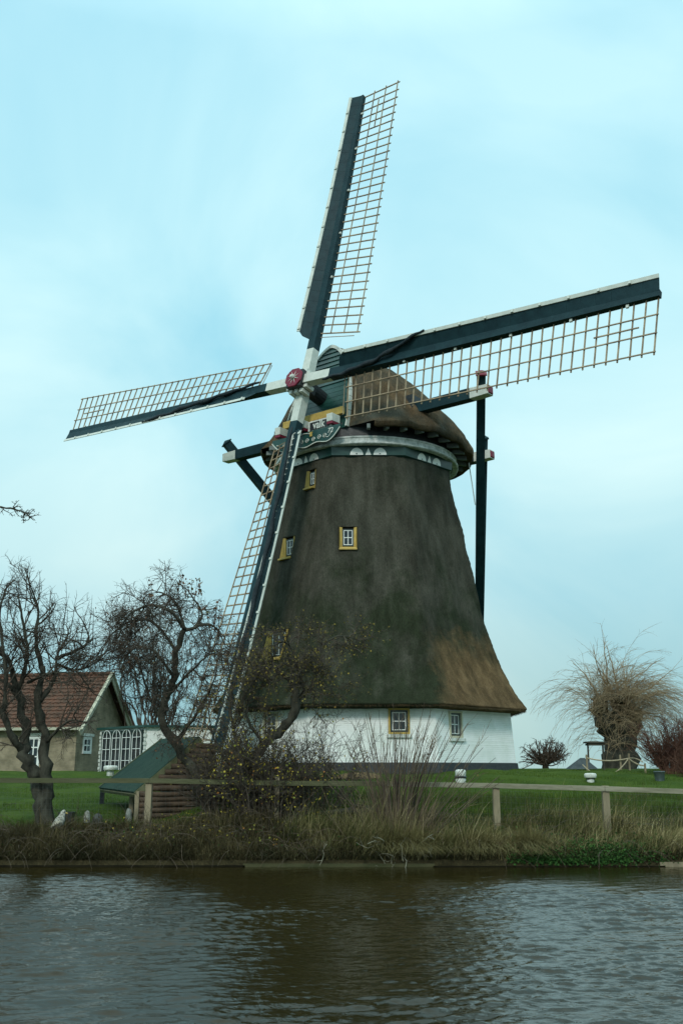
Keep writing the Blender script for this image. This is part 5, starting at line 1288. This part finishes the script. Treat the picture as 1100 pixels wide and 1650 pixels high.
# mole-hill coloured heap of clippings
hp0 = on_ground(578, 1253); g = MB(); r = random.Random(19)
g.lathe(hp0.x, hp0.y, [(.75, -.03), (.62, .05), (.40, .10), (.15, .125), (.01, .13)], 20)
g.v = [(hp0.x+(a-hp0.x)*(1+r.gauss(0, .05)), hp0.y+(b_-hp0.y)*.5, gz(hp0.x, hp0.y)+c_+r.gauss(0, .012)) for a, b_, c_ in g.v]
o = g.build('grass_heap', mat('dead_clippings', (.22, .15, .08), .95, .1, noise=(20, (.10, .07, .035), 6, (1,1,1)), bump=(30, 1, (1,1,1))), None, (hp0.x, hp0.y, gz(hp0.x, hp0.y)), smooth_=True)
o['label'] = 'low tan heap of dead clippings on the lawn before the black plinth'; o['category'] = 'heap'

# ================================================================== GRASS AND GROUND COVER
def blades(name, xy, h, wdt, lean, material, label=None, seed=1, zoff=0, seg=3, droop=.6, cat='grass'):
    """xy Nx2, h N heights; each blade a tapering bent strip"""
    rng = np.random.default_rng(seed); n = len(xy)
    z = gzv(xy[:, 0], xy[:, 1])+.0
    az = rng.uniform(0, 2*np.pi, n); ln = np.abs(rng.normal(0, .35, n))+.1
    dx = np.cos(az)*ln+lean[0]; dy = np.sin(az)*ln+lean[1]
    wa = rng.uniform(0, np.pi, n); wx, wy = np.cos(wa)*wdt/2, np.sin(wa)*wdt/2
    V = np.zeros((n, seg*2+1, 3))
    for k in range(seg+1):
        t = k/seg; cx_ = xy[:, 0]+dx*h*t**1.6; cy_ = xy[:, 1]+dy*h*t**1.6
        cz_ = z-.02+h*(t-droop*.5*(np.hypot(dx, dy)/.6).clip(0, 1.6)*t*t); cz_ = np.maximum(cz_, np.where(cy_ < 20.93, .015, gzv(cx_, cy_))+.012*k)
        if k < seg:
            s_ = 1-.75*t
            V[:, 2*k, 0] = cx_-wx*s_; V[:, 2*k, 1] = cy_-wy*s_; V[:, 2*k, 2] = cz_
            V[:, 2*k+1, 0] = cx_+wx*s_; V[:, 2*k+1, 1] = cy_+wy*s_; V[:, 2*k+1, 2] = cz_
        else:
            V[:, 2*k] = np.stack([cx_, cy_, cz_], -1)
    nv = seg*2+1; base = (np.arange(n)*nv)[:, None]
    quads = np.concatenate([base+np.array([2*k, 2*k+1, 2*k+3, 2*k+2]) for k in range(seg-1)], 0)
    tris = base+np.array([2*seg-2, 2*seg-1, 2*seg])
    loops = np.concatenate([quads.ravel(), tris.ravel()]).astype(np.int32)
    tot = np.concatenate([np.full(len(quads), 4), np.full(len(tris), 3)]).astype(np.int32); st = np.concatenate([[0], np.cumsum(tot)[:-1]]).astype(np.int32)
    me = bpy.data.meshes.new(name); me.vertices.add(n*nv); me.vertices.foreach_set('co', V.reshape(-1).astype(np.float32))
    me.loops.add(len(loops)); me.loops.foreach_set('vertex_index', loops); me.polygons.add(len(tot))
    me.polygons.foreach_set('loop_start', st); me.polygons.foreach_set('loop_total', tot); me.update(calc_edges=True)
    # clumps share their tone
    clump = .5+.5*np.sin(xy[:, 0]*2.3+np.sin(xy[:, 1]*3.1)*1.7)*np.sin(xy[:, 1]*2.9+xy[:, 0]*1.1)
    clump = .6*clump+.4*(.5+.5*np.sin(xy[:, 0]*6.1+1.9*np.sin(xy[:, 1]*5.2+xy[:, 0])))
    rv = np.clip(.5*rng.random(n)+.5*clump, 0, 1)
    at_ = me.attributes.new('rnd', 'FLOAT', 'POINT'); at_.data.foreach_set('value', np.repeat(rv, nv).astype(np.float32))
    me.materials.append(material); o = bpy.data.objects.new(name, me); COL.objects.link(o); o['kind'] = 'stuff'
    if label: o['label'] = label; o['category'] = cat
    return o
rg_ = np.random.default_rng(77)
def density(x, y, s=1.0): return np.clip(.5+.26*np.sin(x*1.9*s+1.3*np.sin(y*2.1*s))+.22*np.sin(y*3.7*s+x*.8*s+2)+.22*np.sin(x*5.3*s+2.2*np.sin(y*4.4*s+x*.7)), 0, 1)
M_dry = mat_attr('dry_bank_grass', [(0, (.028, .060, .014)), (.25, (.07, .085, .026)), (.45, (.14, .13, .052)), (.66, (.27, .23, .105)), (.86, (.52, .44, .24)), (1, (.30, .26, .12))])
M_dark = mat_attr('dead_undergrowth', [(0, (.026, .026, .010)), (.4, (.065, .054, .026)), (.75, (.13, .105, .050)), (.9, (.20, .16, .08)), (1, (.06, .075, .022))])
M_lawn = mat_attr('lawn_grass', [(0, (.025, .052, .007)), (.5, (.050, .090, .010)), (.82, (.080, .125, .016)), (.93, (.13, .13, .035)), (1, (.20, .16, .07))])
M_cover = mat_attr('ground_ivy', [(0, (.018, .055, .014)), (.6, (.035, .095, .022)), (1, (.06, .14, .03))])
# tall dry grass, right half of the bank
n = 118000; x = rg_.uniform(-1.2, 12, n); y = rg_.uniform(20.98, 23.9, n)
keep = rg_.random(n) < (.12+.88*density(x, y)**1.3)*np.clip((23.6-y)/1.1, .06, 1); x, y = x[keep], y[keep]
h = rg_.gamma(6, .068, len(x))*np.clip(1.25-.27*(y-21.0), .45, 1.1)*(.35+1.25*density(x, y, .7)**1.5)
blades('dry_grass', np.stack([x, y], -1), h, .011, (.22, -.35), M_dry, 'long straw coloured dead grass on the bank right of the fan of stems', 3, droop=.8)
# overhanging tussocks at the edge
n = 9000; cx_ = rg_.uniform(.8, 4.0, 26); k = rg_.integers(0, 26, n); x = cx_[k]+rg_.normal(0, .16, n); y = 21.12+np.abs(rg_.normal(0, .16, n)); 
blades('tussock_grass', np.stack([x, y], -1), rg_.uniform(.35, .85, n), .009, (.12, -.55), mat_attr('tussock', [(0, (.06, .06, .022)), (.5, (.17, .145, .06)), (1, (.34, .28, .13))]), 'straw tussocks drooping over the water right of the tangled roots', 5, droop=1.15)
n = 34000; x = rg_.uniform(-12, 12, n); y = 21.0+np.abs(rg_.normal(0, .10, n)); keep = rg_.random(n) < .25+.75*density(x, y*0, 1.7); x, y = x[keep], y[keep]
blades('edge_grass', np.stack([x, y], -1), rg_.gamma(4, .07, len(x)), .010, (.05, -.6), mat_attr('edge_grass', [(0, (.020, .022, .010)), (.5, (.05, .046, .020)), (1, (.12, .10, .048))]), 'ragged dead grass hanging over the edge of the bank', 15, droop=1.1)
# dark dead undergrowth, left half
n = 105000; x = rg_.uniform(-12, .3, n); y = rg_.uniform(20.98, 23.0, n); keep = rg_.random(n) < (.4+.6*density(x, y))*np.clip((23.3-y)/1.0, .05, 1); x, y = x[keep], y[keep]
blades('undergrowth', np.stack([x, y], -1), rg_.gamma(5, .060, len(x))*(.6+.7*density(x, y)), .010, (.1, -.45), M_dark, 'dark matted dead undergrowth on the bank at the left', 7, droop=1.0)
# green ground cover at the right waterline
lf = Leaves(); r = random.Random(40)
for i in range(9000):
    x = r.gauss(4.75, .85); y = 20.92+abs(r.gauss(0, .28)); 
    if x < 3.3 or x > 6.7: continue
    z = gz(x, max(21, y))+abs(r.gauss(.06, .09)); lf.leaf(Vector((x, y-.05, z-.10*r.random())), .055, r)
for i in range(2600):
    x = r.uniform(-8, 8); y = r.uniform(21.0, 22.6); lf.leaf(Vector((x, y, gz(x, y)+abs(r.gauss(.05, .08)))), .04, r)
o = lf.build('ground_cover', M_cover, None, (4.75, 21, 0)); o['kind'] = 'stuff'; o['label'] = 'bright green leafy ground cover at the right waterline'; o['category'] = 'ground cover'
# fallen yellow and pale leaves on the left bank
lf = Leaves(); r = random.Random(41)
for i in range(420):
    x = r.gauss(-2.4, 1.5); y = r.uniform(21.3, 23.6); lf.leaf(Vector((x, y, gz(x, y)+r.uniform(.02, .22))), .055, r)
o = lf.build('fallen_leaves', M_leafy, None, (-2.4, 22, .5)); o['kind'] = 'stuff'; o['label'] = 'scattered yellow leaves caught in the undergrowth'; o['category'] = 'leaves'
# lawn blades
n = 90000; y = 22.9+10.5*rg_.random(n)**1.6; x = rg_.uniform(-.40, .40, n)*y
kk = (x < -2.6); keep = (kk & (y > 23.1)) | (~kk & (y > 23.4)); x, y = x[keep], y[keep]
hh = rg_.uniform(.03, .085, len(x))*(.5+1.3*density(x, y, 1.4)**2)+np.where((x > -2) & (y < 26), rg_.gamma(2, .045, len(x)), 0)
blades('lawn_grass', np.stack([x, y], -1), hh, .011, (0, 0), M_lawn, 'green lawn grass sloping up to the mill and the house', 9, seg=2, droop=.3)
# coarse greener grass between lawn and bank, right
n = 34000; x = rg_.uniform(-1.5, 9, n); y = rg_.uniform(22.2, 25.4, n)
blades('rough_grass', np.stack([x, y], -1), rg_.gamma(4, .042, n)*(.3+1.1*density(x, y)), .010, (.1, -.2), mat_attr('rough_grass', [(0, (.03, .055, .014)), (.5, (.06, .085, .025)), (.85, (.13, .12, .05)), (1, (.20, .16, .08))]), 'rough mixed grass behind the fence at the foot of the lawn', 13)
# bramble arches
a_ = MB(); r = random.Random(50)
for i in range(1100):
    x = r.uniform(-8.4, .6) if i < 800 else r.uniform(.6, 8.4); y = r.uniform(21.05, 22.8); p0 = Vector((x, y, gz(x, y)-.02))
    q, qr = branch(r, p0, (r.gauss(0, .8), r.gauss(-.3, .4), r.uniform(.5, 1.2)), r.uniform(.4, 1.1), 8, .10, (0, -.1, -2.0), .006, .0025); a_.tube(q, qr, 3, cap=False)
o = a_.build('bramble_canes', mat('bramble_canes', (.12, .085, .06), .7, .3, noise=(2, (.06, .05, .035), 3, (1,1,1))), None, (0, 22, .5)); o['kind'] = 'stuff'; o['label'] = 'thin arching bramble canes over the bank'; o['category'] = 'brambles'
